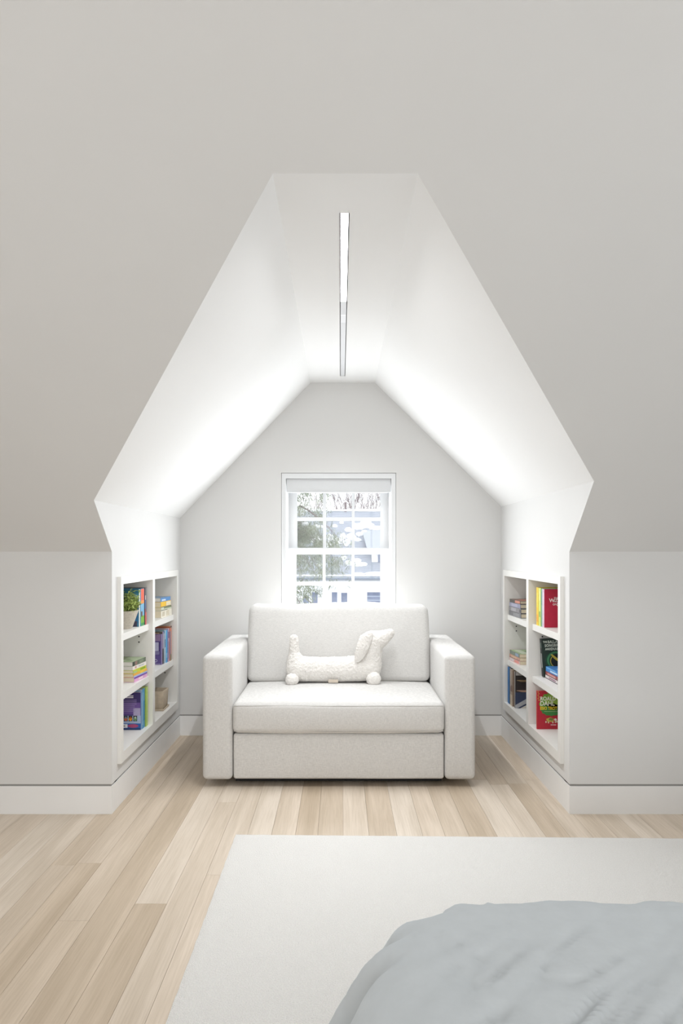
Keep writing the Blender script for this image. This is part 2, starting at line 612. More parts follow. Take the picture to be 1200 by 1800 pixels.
# the rest of the room behind the camera: flat ceiling, opposite slope, gable walls, rear wall
poly_struct('ceiling', [[(ROOM_X0, yc, ZC), (ROOM_X1, yc, ZC), (ROOM_X1, ROOM_Y0, ZC), (ROOM_X0, ROOM_Y0, ZC)]], M['ceil'])
def gable(name, x):
    # window opening y -0.7..1.1, z 0.7..2.2
    a, b, c, d = -0.7, 1.1, 0.7, 2.2
    poly_struct(name, [
        [(x, ROOM_Y0, 0), (x, a, 0), (x, a, ZC), (x, ROOM_Y0, ZC)],
        [(x, a, 0), (x, b, 0), (x, b, c), (x, a, c)],
        [(x, a, d), (x, b, d), (x, b, ZC), (x, a, ZC)],
        [(x, b, 0), (x, D1, 0), (x, D1, ZK), (x, yc, ZC), (x, b, ZC)],
    ], M['paint'])
gable('wall_left', ROOM_X0)
gable('wall_right', ROOM_X1)
poly_struct('wall_rear', [
    [(ROOM_X0, ROOM_Y0, 0), (-0.9, ROOM_Y0, 0), (-0.9, ROOM_Y0, ZC), (ROOM_X0, ROOM_Y0, ZC)],
    [(1.3, ROOM_Y0, 0), (ROOM_X1, ROOM_Y0, 0), (ROOM_X1, ROOM_Y0, ZC), (1.3, ROOM_Y0, ZC)],
    [(-0.9, ROOM_Y0, 0), (1.3, ROOM_Y0, 0), (1.3, ROOM_Y0, 0.7), (-0.9, ROOM_Y0, 0.7)],
    [(-0.9, ROOM_Y0, 2.2), (1.3, ROOM_Y0, 2.2), (1.3, ROOM_Y0, ZC), (-0.9, ROOM_Y0, ZC)],
], M['paint'])
def plain_window(n, axis, pos, a, b, c, d, parts=3):
    w = props(empty('window_%d' % n, (pos, (a + b) / 2, c) if axis == 'x' else ((a + b) / 2, pos, c)), kind='structure')
    t = 0.05
    def bx(u0, u1, z0, z1):
        return (pos - 0.025, pos + 0.025, u0, u1, z0, z1) if axis == 'x' else (u0, u1, pos - 0.025, pos + 0.025, z0, z1)
    L = [bx(a, a + t, c, d), bx(b - t, b, c, d), bx(a, b, c, c + t), bx(a, b, d - t, d)]
    for i in range(1, parts):
        u = a + (b - a) * i / parts
        L.append(bx(u - 0.012, u + 0.012, c, d))
    boxes('window_frame', L, M['winpaint'], w)
plain_window(2, 'x', ROOM_X0, -0.7, 1.1, 0.7, 2.2)
plain_window(3, 'x', ROOM_X1, -0.7, 1.1, 0.7, 2.2)
plain_window(4, 'y', ROOM_Y0, -0.9, 1.3, 0.7, 2.2)

# ------------------------------------------------------------------ floor: sub-floor and single oak boards
floor = props(boxes('floor', [(ROOM_X0, ROOM_X1, ROOM_Y0, D2 + 0.1, -0.06, -0.016)], M['floor']), kind='structure')
unit = bmesh.new()
bm_box(unit, 0, 1, 0, 1, 0, 1)
plank_me = bm_done(unit, 'plank')
plank_me.materials.append(M['floor'])
rnd = random.Random(21)
x = -2.5
edges = []
while x < 2.5:
    w = rnd.choice((0.098, 0.106, 0.106, 0.113, 0.122))
    edges.append((x, w))
    x += w
for (x, w) in edges:
    end = D2 if (x > -WX - 0.1 and x + w < WX + 0.1) else D1 + 0.02
    y = 0.55 - rnd.random() * 3.0
    while y < end - 0.02:
        L = rnd.uniform(2.0, 4.2)
        y1 = min(end, y + L)
        if end - y1 < 0.3: y1 = end
        p = bpy.data.objects.new('plank', plank_me)
        p.location = (x + 0.0005, y + 0.0005, -0.0155 )
        p.scale = (w - 0.001, y1 - y - 0.001, 0.0155)
        p.parent = floor
        COL.objects.link(p)
        y = y1
box('floor_boards', (ROOM_X0, ROOM_X1, ROOM_Y0, -0.8, -0.0155, -0.0003), M['floor'], floor)
boxes('floor_boards', [(ROOM_X0, -2.505, -0.79, D1, -0.0155, -0.0003), (2.62, ROOM_X1, -0.79, D1, -0.0155, -0.0003)], M['floor'], floor)

# ------------------------------------------------------------------ linear light in the alcove ceiling
lamp = thing('linear_light', 'long thin white linear light recessed in the alcove ceiling', 'light', ((LX0 + LX1) / 2, (LY0 + LY1) / 2, ZT))
boxes('housing', [(LX0 - 0.003, LX0, LY0 - 0.003, LY1 + 0.003, ZT, ZT + 0.03), (LX1, LX1 + 0.003, LY0 - 0.003, LY1 + 0.003, ZT, ZT + 0.03),
                  (LX0, LX1, LY0 - 0.003, LY0, ZT, ZT + 0.03), (LX0, LX1, LY1, LY1 + 0.003, ZT, ZT + 0.03),
                  (LX0 - 0.003, LX1 + 0.003, LY0 - 0.003, LY1 + 0.003, ZT + 0.03, ZT + 0.033)], M['metal'], lamp)
box('diffuser', (LX0 + 0.0005, LX1 - 0.0005, LY0 + 0.0005, LY1 - 0.0005, ZT + 0.0015, ZT + 0.006), M['led_diffuser'], lamp)
# a wide glow along the front run; added narrow beams, dark to the eye, brighten rug, sofa and back wall
for (q0, q1, pw, sp) in ((LY0, 3.22, 2.6, 160), (LY0, 3.40, 6.5, 118), (3.22, 3.32, 0.0024, 170), (3.32, 3.42, 0.0016, 170), (3.42, 3.52, 0.001, 170), (3.60, 4.25, 5.6, 112)):
    led = area('linear_light_glow', (0, (q0 + q1) / 2 - (LY0 + LY1) / 2, 0.0008), (0, 0, 0), LX1 - LX0 - 0.002, q1 - q0 - 0.004, pw, (0.955, 0.975, 1.0), sp)
    led.parent = lamp
    led.visible_camera = True

# ------------------------------------------------------------------ window in the back wall (double hung, six over six)
win = props(empty('window_1', ((WO0 + WO1) / 2, D2, WZ0)), kind='structure')
IX0, IX1, IZ0, IZ1 = -0.370, 0.343, 0.755, 1.739     # inside of the casing
YC = D2 + 0.007
boxes('casing', [(WO0 + 0.0018, IX0, YC, D2 + 0.16, WZ0 + 0.004, WZ1 - 0.0018), (IX1, WO1 - 0.0018, YC, D2 + 0.16, WZ0 + 0.004, WZ1 - 0.0018),
                 (IX0, IX1, YC, D2 + 0.16, IZ1, WZ1 - 0.0018)], M['winpaint'], win)
box('sill', (IX0 + 0.001, IX1 - 0.001, YC, D2 + 0.17, WZ0 + 0.004, IZ0), M['winpaint'], win)
boxes('stop', [(IX0, IX0 + 0.012, D2 + 0.052, D2 + 0.062, IZ0, IZ1), (IX1 - 0.012, IX1, D2 + 0.052, D2 + 0.062, IZ0, IZ1)], M['winpaint'], win)
boxes('track', [(IX0, IX0 + 0.020, D2 + 0.099, D2 + 0.108, IZ0, IZ1), (IX1 - 0.020, IX1, D2 + 0.099, D2 + 0.108, IZ0, IZ1),
                (IX0, IX1, D2 + 0.099, D2 + 0.108, 1.705, IZ1)], M['winpaint'], win)
def sash(name, y0, y1, X0, X1, Z0, Z1, cols, rows):
    L = [(X0, cols[0][0], y0, y1, Z0, Z1), (cols[-1][1], X1, y0, y1, Z0, Z1),
         (cols[0][0], cols[-1][1], y0, y1, Z0, rows[0][0]), (cols[0][0], cols[-1][1], y0, y1, rows[-1][1], Z1)]
    s = boxes(name, L, M['winpaint'], win)
    ym0, ym1 = y0 + 0.006, y1 - 0.006
    for i in range(len(cols) - 1):
        box('muntin', (cols[i][1], cols[i + 1][0], ym0, ym1, rows[0][0], rows[-1][1]), M['winpaint'], s)
    for i in range(len(rows) - 1):
        for c in cols:
            box('muntin', (c[0], c[1], ym0, ym1, rows[i][1], rows[i + 1][0]), M['winpaint'], s)
    for c in cols:
        for r in rows:
            yg = (y0 + y1) / 2
            box('pane', (c[0], c[1], yg - 0.0015, yg + 0.0015, r[0], r[1]), M['glass'], s)
    return s
up = sash('upper_sash', D2 + 0.110, D2 + 0.142, IX0 + 0.006, IX1 - 0.006, 1.232, 1.702,
     [(-0.301, -0.1225), (-0.1005, 0.077), (0.0975, 0.2745)], [(1.2697, 1.4553), (1.4810, 1.666)])
lo = sash('lower_sash', D2 + 0.064, D2 + 0.097, IX0 + 0.004, IX1 - 0.004, 0.757, 1.266,
     [(-0.3035, -0.1235), (-0.1035, 0.0745), (0.0945, 0.2725)], [(0.823, 1.011), (1.0365, 1.2241)])

shade = thing('roller_shade', 'pale grey roller shade drawn up at the top of the window', 'shade', (-0.013, D2 + 0.03, 1.646))
box('shade_cloth', (IX0 + 0.003, IX1 - 0.003, D2 + 0.022, D2 + 0.025, 1.652, 1.737), M['shade'], shade)
bm = bmesh.new()
tube_mesh(bm, [(IX0 + 0.003, D2 + 0.042, 1.715), (IX1 - 0.003, D2 + 0.042, 1.715)], 0.017, 16)
obj('roller', bm_done(bm, 'roller', sm=40), M['shade'], shade, True)
box('hem_bar', (IX0 + 0.003, IX1 - 0.003, D2 + 0.019, D2 + 0.028, 1.644, 1.652), M['shade'], shade, bevel=0.002)

# ------------------------------------------------------------------ built-in book cases
XF = 1.066         # face of the proud frame
FZ0, FZ1, FY0, FY1 = 0.2138, 1.1237, 3.431, 4.641
OZ0, OZ1, OY0, OY1 = 0.264, 1.086, 3.467, 4.603
DV0, DV1 = 4.010, 4.056
XS = 1.088         # front of the shelves
XB = 1.345         # back panel
SH1, SH2, ST = 0.835, 0.540, 0.035
def bookcase(s, label):
    def X(a, b):
        return tuple(sorted((s * a, s * b)))
    root = thing('built_in_bookcase', label, 'bookcase', (s * 1.2, 4.03, FZ0))
    def P(name, lst, m=M['shelfpaint'], bevel=0.0):
        return boxes(name, [(*X(a, b), c, d, e, f) for (a, b, c, d, e, f) in lst], m, root, bevel=bevel)
    P('stile', [(XF, WX + 0.02, FY0, OY0, FZ0, FZ1)])
    P('stile', [(XF, WX + 0.02, OY1, FY1, FZ0, FZ1)])
    P('rail', [(XF, WX + 0.02, OY0, OY1, OZ1, FZ1)])
    P('rail', [(XF, WX + 0.02, OY0, OY1, FZ0, OZ0)])
    P('divider', [(XF, XF + 0.02, DV0, DV1, OZ0, OZ1), (XF + 0.02, XB - 0.006, DV0, DV1, OZ0, OZ1)])
    P('side_panel', [(WX + 0.02, XB - 0.006, OY0 - 0.018, OY0, OZ0 - 0.018, OZ1 + 0.018)])
    P('side_panel', [(WX + 0.02, XB - 0.006, OY1, OY1 + 0.018, OZ0 - 0.018, OZ1 + 0.018)])
    P('top_panel', [(WX + 0.02, XB - 0.006, OY0, OY1, OZ1, OZ1 + 0.018)])
    P('bottom_panel', [(WX + 0.02, XB - 0.006, OY0, OY1, OZ0 - 0.018, OZ0)])
    P('back_panel', [(XB - 0.006, XB, OY0 - 0.018, OY1 + 0.018, OZ0 - 0.018, OZ1 + 0.018)])
    for (a, b) in ((OY0, DV0), (DV1, OY1)):
        for z in (SH1, SH2):
            P('shelf', [(XS, XB - 0.007, a + 0.001, b - 0.001, z - ST, z)])
    for (yy, zs) in ((DV0, (0.762, 0.731, 0.578, 0.47)), (OY1, (0.757, 0.727, 0.455, 0.60))):
        for z in zs:
            bm = bmesh.new()
            tube_mesh(bm, [(s * 1.145, yy - 0.0006, z), (s * 1.145, yy + 0.0004, z)], 0.0042, 10)
            obj('pin_hole', bm_done(bm, 'pin_hole'), M['dark'], root, True)
    return root
bookcase(-1, 'white built-in bookcase with the potted plant, set in the left alcove wall')
bookcase(1, 'white built-in bookcase with the bright red books, set in the right alcove wall')
# ------------------------------------------------------------------ sofa
sofa = thing('sofa', 'compact off-white linen sofa with square arms below the window', 'sofa', (-0.01, 4.19, 0))
SY0, SY1 = 3.72, 4.665
def arm_deform(s, t):
    return s
obj('arm', cushion_mesh('arm', (-0.730, SY0, 0.040), (-0.571, SY1, 0.698), 0.026, (4, 14, 10), (0.004, 0.006, 0.004), 0.002, 5, 1.0), M['sofa'], sofa, True)
obj('arm', cushion_mesh('arm', (0.549, SY0, 0.040), (0.711, SY1, 0.698), 0.026, (4, 14, 10), (0.004, 0.006, 0.004), 0.002, 5, 5.0), M['sofa'], sofa, True)
obj('base_panel', cushion_mesh('base_panel', (-0.566, SY0 + 0.004, 0.044), (0.5455, SY0 + 0.07, 0.284), 0.014, (20, 2, 6), (0, 0.003, 0), 0.001, 6, 2.0), M['sofa'], sofa, True)
box('base_shade_block', (-0.565, 0.5445, SY0 + 0.085, SY1 - 0.17, 0.010, 0.282), M['sofa_dark'], sofa)  # sofa base, blackened and lowered to stand in for the shade underneath
obj('back_frame', cushion_mesh('back_frame', (-0.568, SY1 - 0.165, 0.044), (0.546, SY1, 0.690), 0.026, (16, 2, 10)), M['sofa'], sofa, True)
SC0, SC1 = (-0.5695, SY0 - 0.012, 0.2885), (0.5475, 4.36, 0.450)
SCB = (0.0, 0.012, 0.024)
seat = obj('seat_cushion', cushion_mesh('seat_cushion', SC0, SC1, 0.030, (26, 16, 4), SCB, 0.004, 3.0, 3.3, nr=5), M['sofa'], sofa, True)
for (ang, up_) in ((28, True), (-35, False)):
    pts = []
    a = math.radians(abs(ang))
    for i in range(41):
        u = -0.985 + 1.97 * i / 40
        xx = (SC0[0] + SC1[0]) / 2 + u * (SC1[0] - SC0[0]) / 2
        rr = 0.030
        yy = SC0[1] + rr * (1 - math.cos(a)) - SCB[1] * max(0, 1 - u * u) ** 0.8 * 0.40 - 0.0004
        zz = (SC1[2] - rr + rr * math.sin(a)) if up_ else (SC0[2] + rr - rr * math.sin(a))
        zz += noise.noise(Vector((xx * 3.0 + 3.3, yy * 3, zz * 3))) * 0.003
        pts.append((xx, yy, zz))
    bm = bmesh.new()
    tube_mesh(bm, pts, 0.0022, 6)
    obj('seam', bm_done(bm, 'seam', sm=60), M['piping'], seat, True)
def lean(s, t):
    k = (s.z - 0.452)
    s.y += k * 0.24
    # tucked, slightly uneven top edge
    if t[2] > 0.5:
        s.z += (t[2] - 0.5) * (0.012 * math.sin(s.x * 9 + 1) + 0.010 * noise.noise(Vector((s.x * 11, 0.3, 2.2))) + 0.010 * s.x)
    return s
back = obj('back_cushion', cushion_mesh('back_cushion', (-0.566, 4.262, 0.456), (0.541, 4.455, 0.908), 0.035, (28, 4, 16), (0.012, 0.035, 0.010), 0.006, 3.5, 9.1, lean, nr=5), M['sofa'], sofa, True)
pts = []
for (px, pz) in [(-0.548 + 1.07 * i / 30, 0.9) for i in range(31)]:
    pts.append(lean(Vector((px, 4.276, 0.893 + 0.004 * math.sin(px * 17))), (0, 0, 0.95)))
bm = bmesh.new()
tube_mesh(bm, pts, 0.0022, 6)
obj('seam', bm_done(bm, 'seam', sm=60), M['piping'], back, True)
for (lx, ly) in ((-0.62, 3.95), (0.60, 3.95), (-0.62, 4.55), (0.60, 4.55)):
    bm = bmesh.new()
    tube_mesh(bm, [(lx, ly, 0.0), (lx, ly, 0.052)], [0.022, 0.026], 12)
    obj('leg', bm_done(bm, 'leg', sm=40), M['sofa_dark'], sofa, True)

# ------------------------------------------------------------------ dachshund shaped boucle cushion
DK = 1.0 / 1477.0
DX0 = (586.0 - 598.5) * 4.19 / F_PX      # world x of drawing x=530
dog = thing('dog_cushion', 'cream boucle cushion shaped like a dachshund, lying on the sofa seat', 'cushion', (DX0, 4.185, 0.4665))
def dpt(x, y, d=0.0):
    return Vector(((x - 530) * DK, d, (602 - y) * DK))
def blob_mesh(name, chains, voxel, amp, nscale, flat=1.0, seed=0.0):
    bm = bmesh.new()
    for ch in chains:
        for i in range(len(ch) - 1):
            (x0, y0, r0, d0), (x1, y1, r1, d1) = ch[i], ch[i + 1]
            L = math.hypot(x1 - x0, y1 - y0)
            n = max(2, int(L / (0.22 * min(r0, r1))))
            for k in range(n + 1):
                t = k / n
                c = dpt(x0 + (x1 - x0) * t, y0 + (y1 - y0) * t, (d0 + (d1 - d0) * t))
                r = (r0 + (r1 - r0) * t) * DK
                bmesh.ops.create_icosphere(bm, subdivisions=3, radius=r, matrix=Matrix.Translation(c) @ Matrix.Diagonal((1, flat, 1, 1)))
    me = bpy.data.meshes.new(name)
    bm.to_mesh(me)
    bm.free()
    o = bpy.data.objects.new(name, me)
    COL.objects.link(o)
    md = o.modifiers.new('r', 'REMESH')
    md.mode = 'VOXEL'
    md.voxel_size = voxel
    sm_ = o.modifiers.new('s', 'SMOOTH')
    sm_.factor = 0.5
    sm_.iterations = 4
    dg = bpy.context.evaluated_depsgraph_get()
    dg.update()
    res = bpy.data.meshes.new_from_object(o.evaluated_get(dg))
    bpy.data.objects.remove(o, do_unlink=True)
    ns = [v.normal.copy() for v in res.vertices]
    for v, n in zip(res.vertices, ns):
        p = v.co * nscale + Vector((seed, 0, 0))
        q = abs(noise.noise(p)) * 1.2 + 0.5 * noise.noise(p * 0.45 + Vector((5, 1, 2)))
        v.co += n * (q * amp)
    for p in res.polygons:
        p.use_smooth = True
    res.name = name
    return res
body = [
    [(226, 478, 108, 0), (420, 484, 106, 0), (620, 482, 108, 0), (830, 468, 114, 0)],
    [(206, 440, 84, 0), (186, 352, 46, 0), (184, 216, 36, 0)],
    [(850, 450, 100, 0), (852, 350, 98, 0), (868, 242, 96, 0)],
    [(868, 242, 96, 0), (935, 222, 74, 0), (985, 194, 54, 0), (1024, 168, 38, 0)],
]
obj('body', blob_mesh('body', body, 0.0030, 0.0052, 150, 0.80), M['boucle'], dog)
ear = [[(842, 176, 30, -0.046), (806, 218, 54, -0.052), (780, 280, 54, -0.060), (755, 345, 42, -0.060), (738, 388, 24, -0.058)]]
obj('ear', blob_mesh('ear', ear, 0.0028, 0.0048, 150, 0.45, 3.0), M['boucle'], dog)
ear2 = [[(x + 14, y + 26, r * 0.9, -d * 0.9) for (x, y, r, d) in ear[0]]]
obj('ear', blob_mesh('ear', ear2, 0.0035, 0.0048, 150, 0.45, 7.0), M['boucle'], dog)
for (fx, fy, fr) in ((172, 560, 54), (874, 554, 60)):
    for d in (-0.050, 0.045):
        obj('foot', blob_mesh('foot', [[(fx, fy, fr, d), (fx + 4, fy, fr, d)]], 0.0030, 0.0048, 150, 0.8, fx * 0.01), M['boucle'], dog)
me = cushion_mesh('care_tag', (-0.030, -0.071, 0.014), (0.028, -0.067, 0.032), 0.0012, (2, 1, 2))
obj('care_tag', me, mat('tag_ribbon', lin(206, 194, 178), 0.8), dog)

# ------------------------------------------------------------------ rug
bm = bmesh.new()
nx, ny = 200, 250
RX0, RX1, RY0 = -0.459, 2.30, -0.60
grid = []
def rug_far(x): return 3.086 - (x - RX0) * 0.0215
for i in range(nx + 1):
    row = []
    for j in range(ny + 1):
        x = RX0 + (RX1 - RX0) * i / nx
        y = RY0 + (rug_far(x) - RY0) * j / ny
        edge = min(i, nx - i, j, ny - j)
        z = 0.013 + 0.0012 * noise.noise(Vector((x * 60, y * 60, 0)))
        if edge == 0: z = 0.009
        wob = 0.0018 * noise.noise(Vector((x * 25, y * 25, 3)))
        row.append(bm.verts.new((x + (wob if i in (0, nx) else 0), y + (wob if j in (0, ny) else 0), z)))
    grid.append(row)
for i in range(nx):
    for j in range(ny):
        bm.faces.new((grid[i][j], grid[i + 1][j], grid[i + 1][j + 1], grid[i][j + 1]))
border = [grid[i][0] for i in range(nx + 1)] + [grid[nx][j] for j in range(1, ny + 1)] + [grid[i][ny] for i in range(nx - 1, -1, -1)] + [grid[0][j] for j in range(ny - 1, 0, -1)]
low = [bm.verts.new((v.co.x, v.co.y, 0.0005)) for v in border]
for k in range(len(border)):
    k2 = (k + 1) % len(border)
    bm.faces.new((border[k], low[k], low[k2], border[k2]))
bm.faces.new(low[::-1])
rug = obj('rug', bm_done(bm, 'rug', sm=70), M['rug'])
props(rug, 'large plain cream wool rug on the wood floor in front of the sofa', 'rug')

# ------------------------------------------------------------------ bed and duvet
BX0, BX1, BYA, BYB = 0.155, 1.75, -0.80, 1.265
bed = thing('bed', 'low bed at the lower right, almost wholly under a grey-blue duvet', 'bed', (1.02, 0.17, 0.015))
obj('mattress', cushion_mesh('mattress', (BX0 + 0.02, BYA, 0.30), (BX1 - 0.02, BYB - 0.02, 0.545), 0.05, (10, 12, 3)), M['mattress'], bed, True)
box('bed_frame', (BX0 + 0.04, BX1 - 0.04, BYA, BYB - 0.04, 0.16, 0.298), M['bedwood'], bed, bevel=0.008)
for lx in (BX0 + 0.14, BX1 - 0.14):
    for ly in (BYA + 0.08, BYB - 0.14):
        box('leg', (lx - 0.03, lx + 0.03, ly - 0.03, ly + 0.03, 0.0150, 0.159), M['bedwood'], bed, bevel=0.004)
TOPZ, DR, DSL = 0.605, 0.13, math.radians(66)
def duvet_pt(u, v):
    rc = 0.13
    qx = min(max(u, BX0 + rc), BX1 - rc)
    qy = min(v, BYB - rc)
    ex, ey = u - qx, v - qy
    el = math.hypot(ex, ey)
    e = max(0.0, el - rc)
    # soft filling and creases
    fill = 0.007 * noise.noise(Vector((u * 2.3, v * 2.3, 1.7)))
    a, b = (u + v) * 0.707, (v - u) * 0.707
    w1 = noise.noise(Vector((a * 4.0 + 0.6 * noise.noise(Vector((u * 3, v * 3, 0))), b * 22.0, 4.0)))
    w2 = noise.noise(Vector((u * 26, v * 15, 9.0)))
    w3 = noise.noise(Vector((a * 9.0, b * 30.0, 14.0)))
    cre = -0.009 * (1 - min(1, abs(w1) * 4.0)) ** 2 + 0.0026 * w2 + 0.0028 * w3
    edge = min(1.0, max(0.0, (BYB - 0.02 - v) / 0.22)) if e < 1e-9 else 0.25
    cre *= 0.25 + 0.75 * edge
    if e < 1e-9:
        return Vector((u, v, TOPZ + fill + cre))
    nx_, ny_ = ex / el, ey / el
    ox, oy = qx + nx_ * rc, qy + ny_ * rc
    am = min(e / DR, DSL)
    out = DR * math.sin(am)
    drop = DR * (1 - math.cos(am))
    rest = e - DR * am
    if rest > 0:
        out += rest * math.cos(DSL)
        drop += rest * math.sin(DSL)
    # folds hanging from the edge
    s = math.atan2(ex, ey) * 0.42 + (qy * 1.0 if ey == 0 else 0) + (qx * 1.0 if ex == 0 else 0)
    g = min(1, e / 0.25)
    fold = g * (0.030 * math.sin(s * 34 + 2.0 * noise.noise(Vector((s * 3, 0, 0))) + 0.8) + 0.012 * noise.noise(Vector((s * 18, drop * 3, 2))))
    out += fold
    return Vector((ox + nx_ * out, oy + ny_ * out, max(0.03, TOPZ + fill + cre * (1 - 0.3 * g) - drop)))
v, f = [], []
NU, NV = 230, 230
U0, U1, V0, V1 = BX0 - 0.42, BX1 + 0.42, BYA, BYB + 0.42
for i in range(NU + 1):
    for j in range(NV + 1):
        v.append(duvet_pt(U0 + (U1 - U0) * (i / NU) ** 1.25, V1 - (V1 - V0) * (j / NV) ** 1.25))
for i in range(NU):
    for j in range(NV):
        a = i * (NV + 1) + j
        f.append((a, a + 1, a + NV + 2, a + NV + 1))
me = pydata('duvet', v, f, 180)
duvet = obj('duvet', me, M['duvet'])
sd = duvet.modifiers.new('thickness', 'SOLIDIFY')
sd.thickness = 0.018
sd.offset = -1 if me.polygons[0].normal.z > 0 else 1
props(duvet, 'rumpled grey-blue duvet over the bed in the lower right foreground', 'duvet')
# ------------------------------------------------------------------ books
def book_obj(label, s, loc, w, t, h, front, spine=None, bk=None, pages='page', flat=False, rot=(0, 0, 0), hard=False, prints=(), group=None):
    """s=-1: left case (spine looks to +x), s=1: right case (spine looks to -x). loc: bottom of the spine's middle."""
    spine = spine or front
    bk = bk or front
    root = thing('book', label, 'book', loc, rot, group)
    c = 0.0028 if hard else 0.0016
    def B(a0, a1, t0, t1, h0, h1):
        x0, x1 = sorted((s * a0, s * a1))
        if flat:
            return (x0, x1, h0 - h / 2, h1 - h / 2, t0, t1)
        return (x0, x1, t0 - t / 2, t1 - t / 2, h0, h1)
    mats = [ink(*front), ink(*spine), ink(*bk)]
    bm = bmesh.new()
    # standing: first board looks at the camera; flat: first board is the upper one
    F0, F1 = (t - c, t) if flat else (0, c)
    K0, K1 = (0, c) if flat else (t - c, t)
    for i, b in enumerate((B(0, w, F0, F1, 0, h), B(0, c, c, t - c, 0, h), B(0, w, K0, K1, 0, h))):
        n0 = len(bm.faces)
        bm_box(bm, *b)
        bm.faces.ensure_lookup_table()
        for k in range(n0, len(bm.faces)):
            bm.faces[k].material_index = i
    me = bm_done(bm, 'cover')
    obj('cover', me, mats, root)
    if spine != front:
        # the spine colour wraps over the board edges along the spine
        boxes('spine', [B(-0.0004, 0, 0, t, 0, h)], ink(*spine), root, world=False)
    ins = 0.004 if hard else 0.0012
    boxes('page_block', [B(c, w - ins, c, t - c, ins, h - ins)], M[pages], root, world=False)
    for ip, pr in enumerate(prints):
        face, a0, a1, b0, b1, col = pr
        e = 0.0004 + 0.00008 * ip
        if face == 'front':      # a: away from the spine, b: along the height
            bb = B(a0, a1, t, t + e, b0, b1) if flat else B(a0, a1, -e, 0, b0, b1)
        elif face == 'spine':    # a: across thickness, b: along height
            bb = B(-e * 1.8, 0 if spine == front else -0.0004, a0, a1, b0, b1)
        boxes('cover_print', [bb], ink(*col), root, world=False)
    root['_t'] = t
    return root
def letter(root, txt, size, x, z, col, bold=0.0, space=1.0, t=0.02, align='CENTER', rotz=0.0, name='lettering', yoff=0.0011, sx=1.0):
    me = text_mesh(txt, size, 0.0003, bold, space, align)
    o = obj(name, me, ink(*col), root)
    o.location = (x, -t / 2 - yoff, z)
    o.rotation_euler = (R90, rotz, 0)
    o.scale = (sx, 1, 1)
    return o
def disc(root, name, pts, col, t, yoff, loc=(0, 0)):
    """flat printed shape on the cover that looks at the camera; pts are (x, z)"""
    n = len(pts)
    v = [(p[0] + loc[0], -t / 2 - yoff, p[1] + loc[1]) for p in pts] + [(p[0] + loc[0], -t / 2 - yoff + 0.0004, p[1] + loc[1]) for p in pts]
    f = [tuple(range(n)), tuple(range(2 * n - 1, n - 1, -1))] + [(i, i + n, (i + 1) % n + n, (i + 1) % n) for i in range(n)]
    return obj(name, pydata(name, v, f), ink(*col), root)
def ring(root, name, r0, r1, col, t, yoff, loc, n=40, a0=0, a1=2 * math.pi, sx=1.0):
    v, f = [], []
    for k in range(n + 1):
        a = a0 + (a1 - a0) * k / n
        for r in (r0, r1):
            for dy in (0, 0.0004):
                v.append((loc[0] + sx * r * math.cos(a), -t / 2 - yoff + dy, loc[1] + r * math.sin(a)))
    for k in range(n):
        a, b = 4 * k, 4 * k + 4
        f += [(a, b, b + 2, a + 2), (a + 1, a + 3, b + 3, b + 1), (a, a + 1, b + 1, b), (a + 2, b + 2, b + 3, a + 3)]
    return obj(name, pydata(name, v, f), ink(*col), root)
def ell(cx, cz, rx, rz, n=24, wob=0.0, k=9, ph=0.0):
    return [(cx + rx * (1 + wob * math.sin(k * 2 * math.pi * i / n + ph)) * math.cos(2 * math.pi * i / n),
             cz + rz * (1 + wob * math.sin(k * 2 * math.pi * i / n + ph)) * math.sin(2 * math.pi * i / n)) for i in range(n)]

GAP = 0.0004
# ---- left case, near bay, top shelf: three picture books behind the plant
b = book_obj('teal blue picture book standing behind the potted plant', -1, (-1.100, 3.862, SH1 + GAP), 0.17, 0.020, 0.203, (58, 128, 160), (226, 226, 214), hard=True,
     prints=[('front', 0.004, 0.06, 0.02, 0.11, (46, 112, 158)), ('front', 0.004, 0.05, 0.125, 0.18, (92, 160, 196)), ('front', 0.01, 0.17, 0.0, 0.03, (70, 70, 92))], group='picture books behind the plant')
disc(b, 'cover_print', ell(-0.045, 0.165, 0.035, 0.008, 20, 0.2, 3), (176, 196, 200), 0.020, 0.0010)
book_obj('thick blue picture book with orange and green spine behind the plant', -1, (-1.097, 3.909, SH1 + GAP), 0.17, 0.068, 0.205, (96, 160, 200), (112, 172, 206), hard=True,
     prints=[('spine', 0.004, 0.064, 0.135, 0.204, (226, 84, 40)), ('spine', 0.004, 0.064, 0.122, 0.140, (230, 140, 50)), ('spine', 0.002, 0.066, 0.0, 0.055, (116, 172, 36)), ('spine', 0.002, 0.066, 0.0, 0.016, (44, 140, 70)), ('spine', 0.006, 0.03, 0.05, 0.08, (92, 60, 30))], group='picture books behind the plant')
book_obj('thin dark-spined picture book nearest the divider behind the plant', -1, (-1.094, 3.964, SH1 + GAP), 0.17, 0.034, 0.207, (60, 66, 84), (92, 88, 98),
     prints=[('spine', 0.002, 0.016, 0.09, 0.14, (50, 90, 150)), ('spine', 0.004, 0.032, 0.0, 0.07, (196, 92, 84)), ('spine', 0.002, 0.012, 0.16, 0.205, (64, 60, 44)), ('spine', 0.006, 0.014, 0.14, 0.165, (230, 220, 200)), ('spine', 0.0, 0.008, 0.0, 0.09, (150, 30, 30))], group='picture books behind the plant')
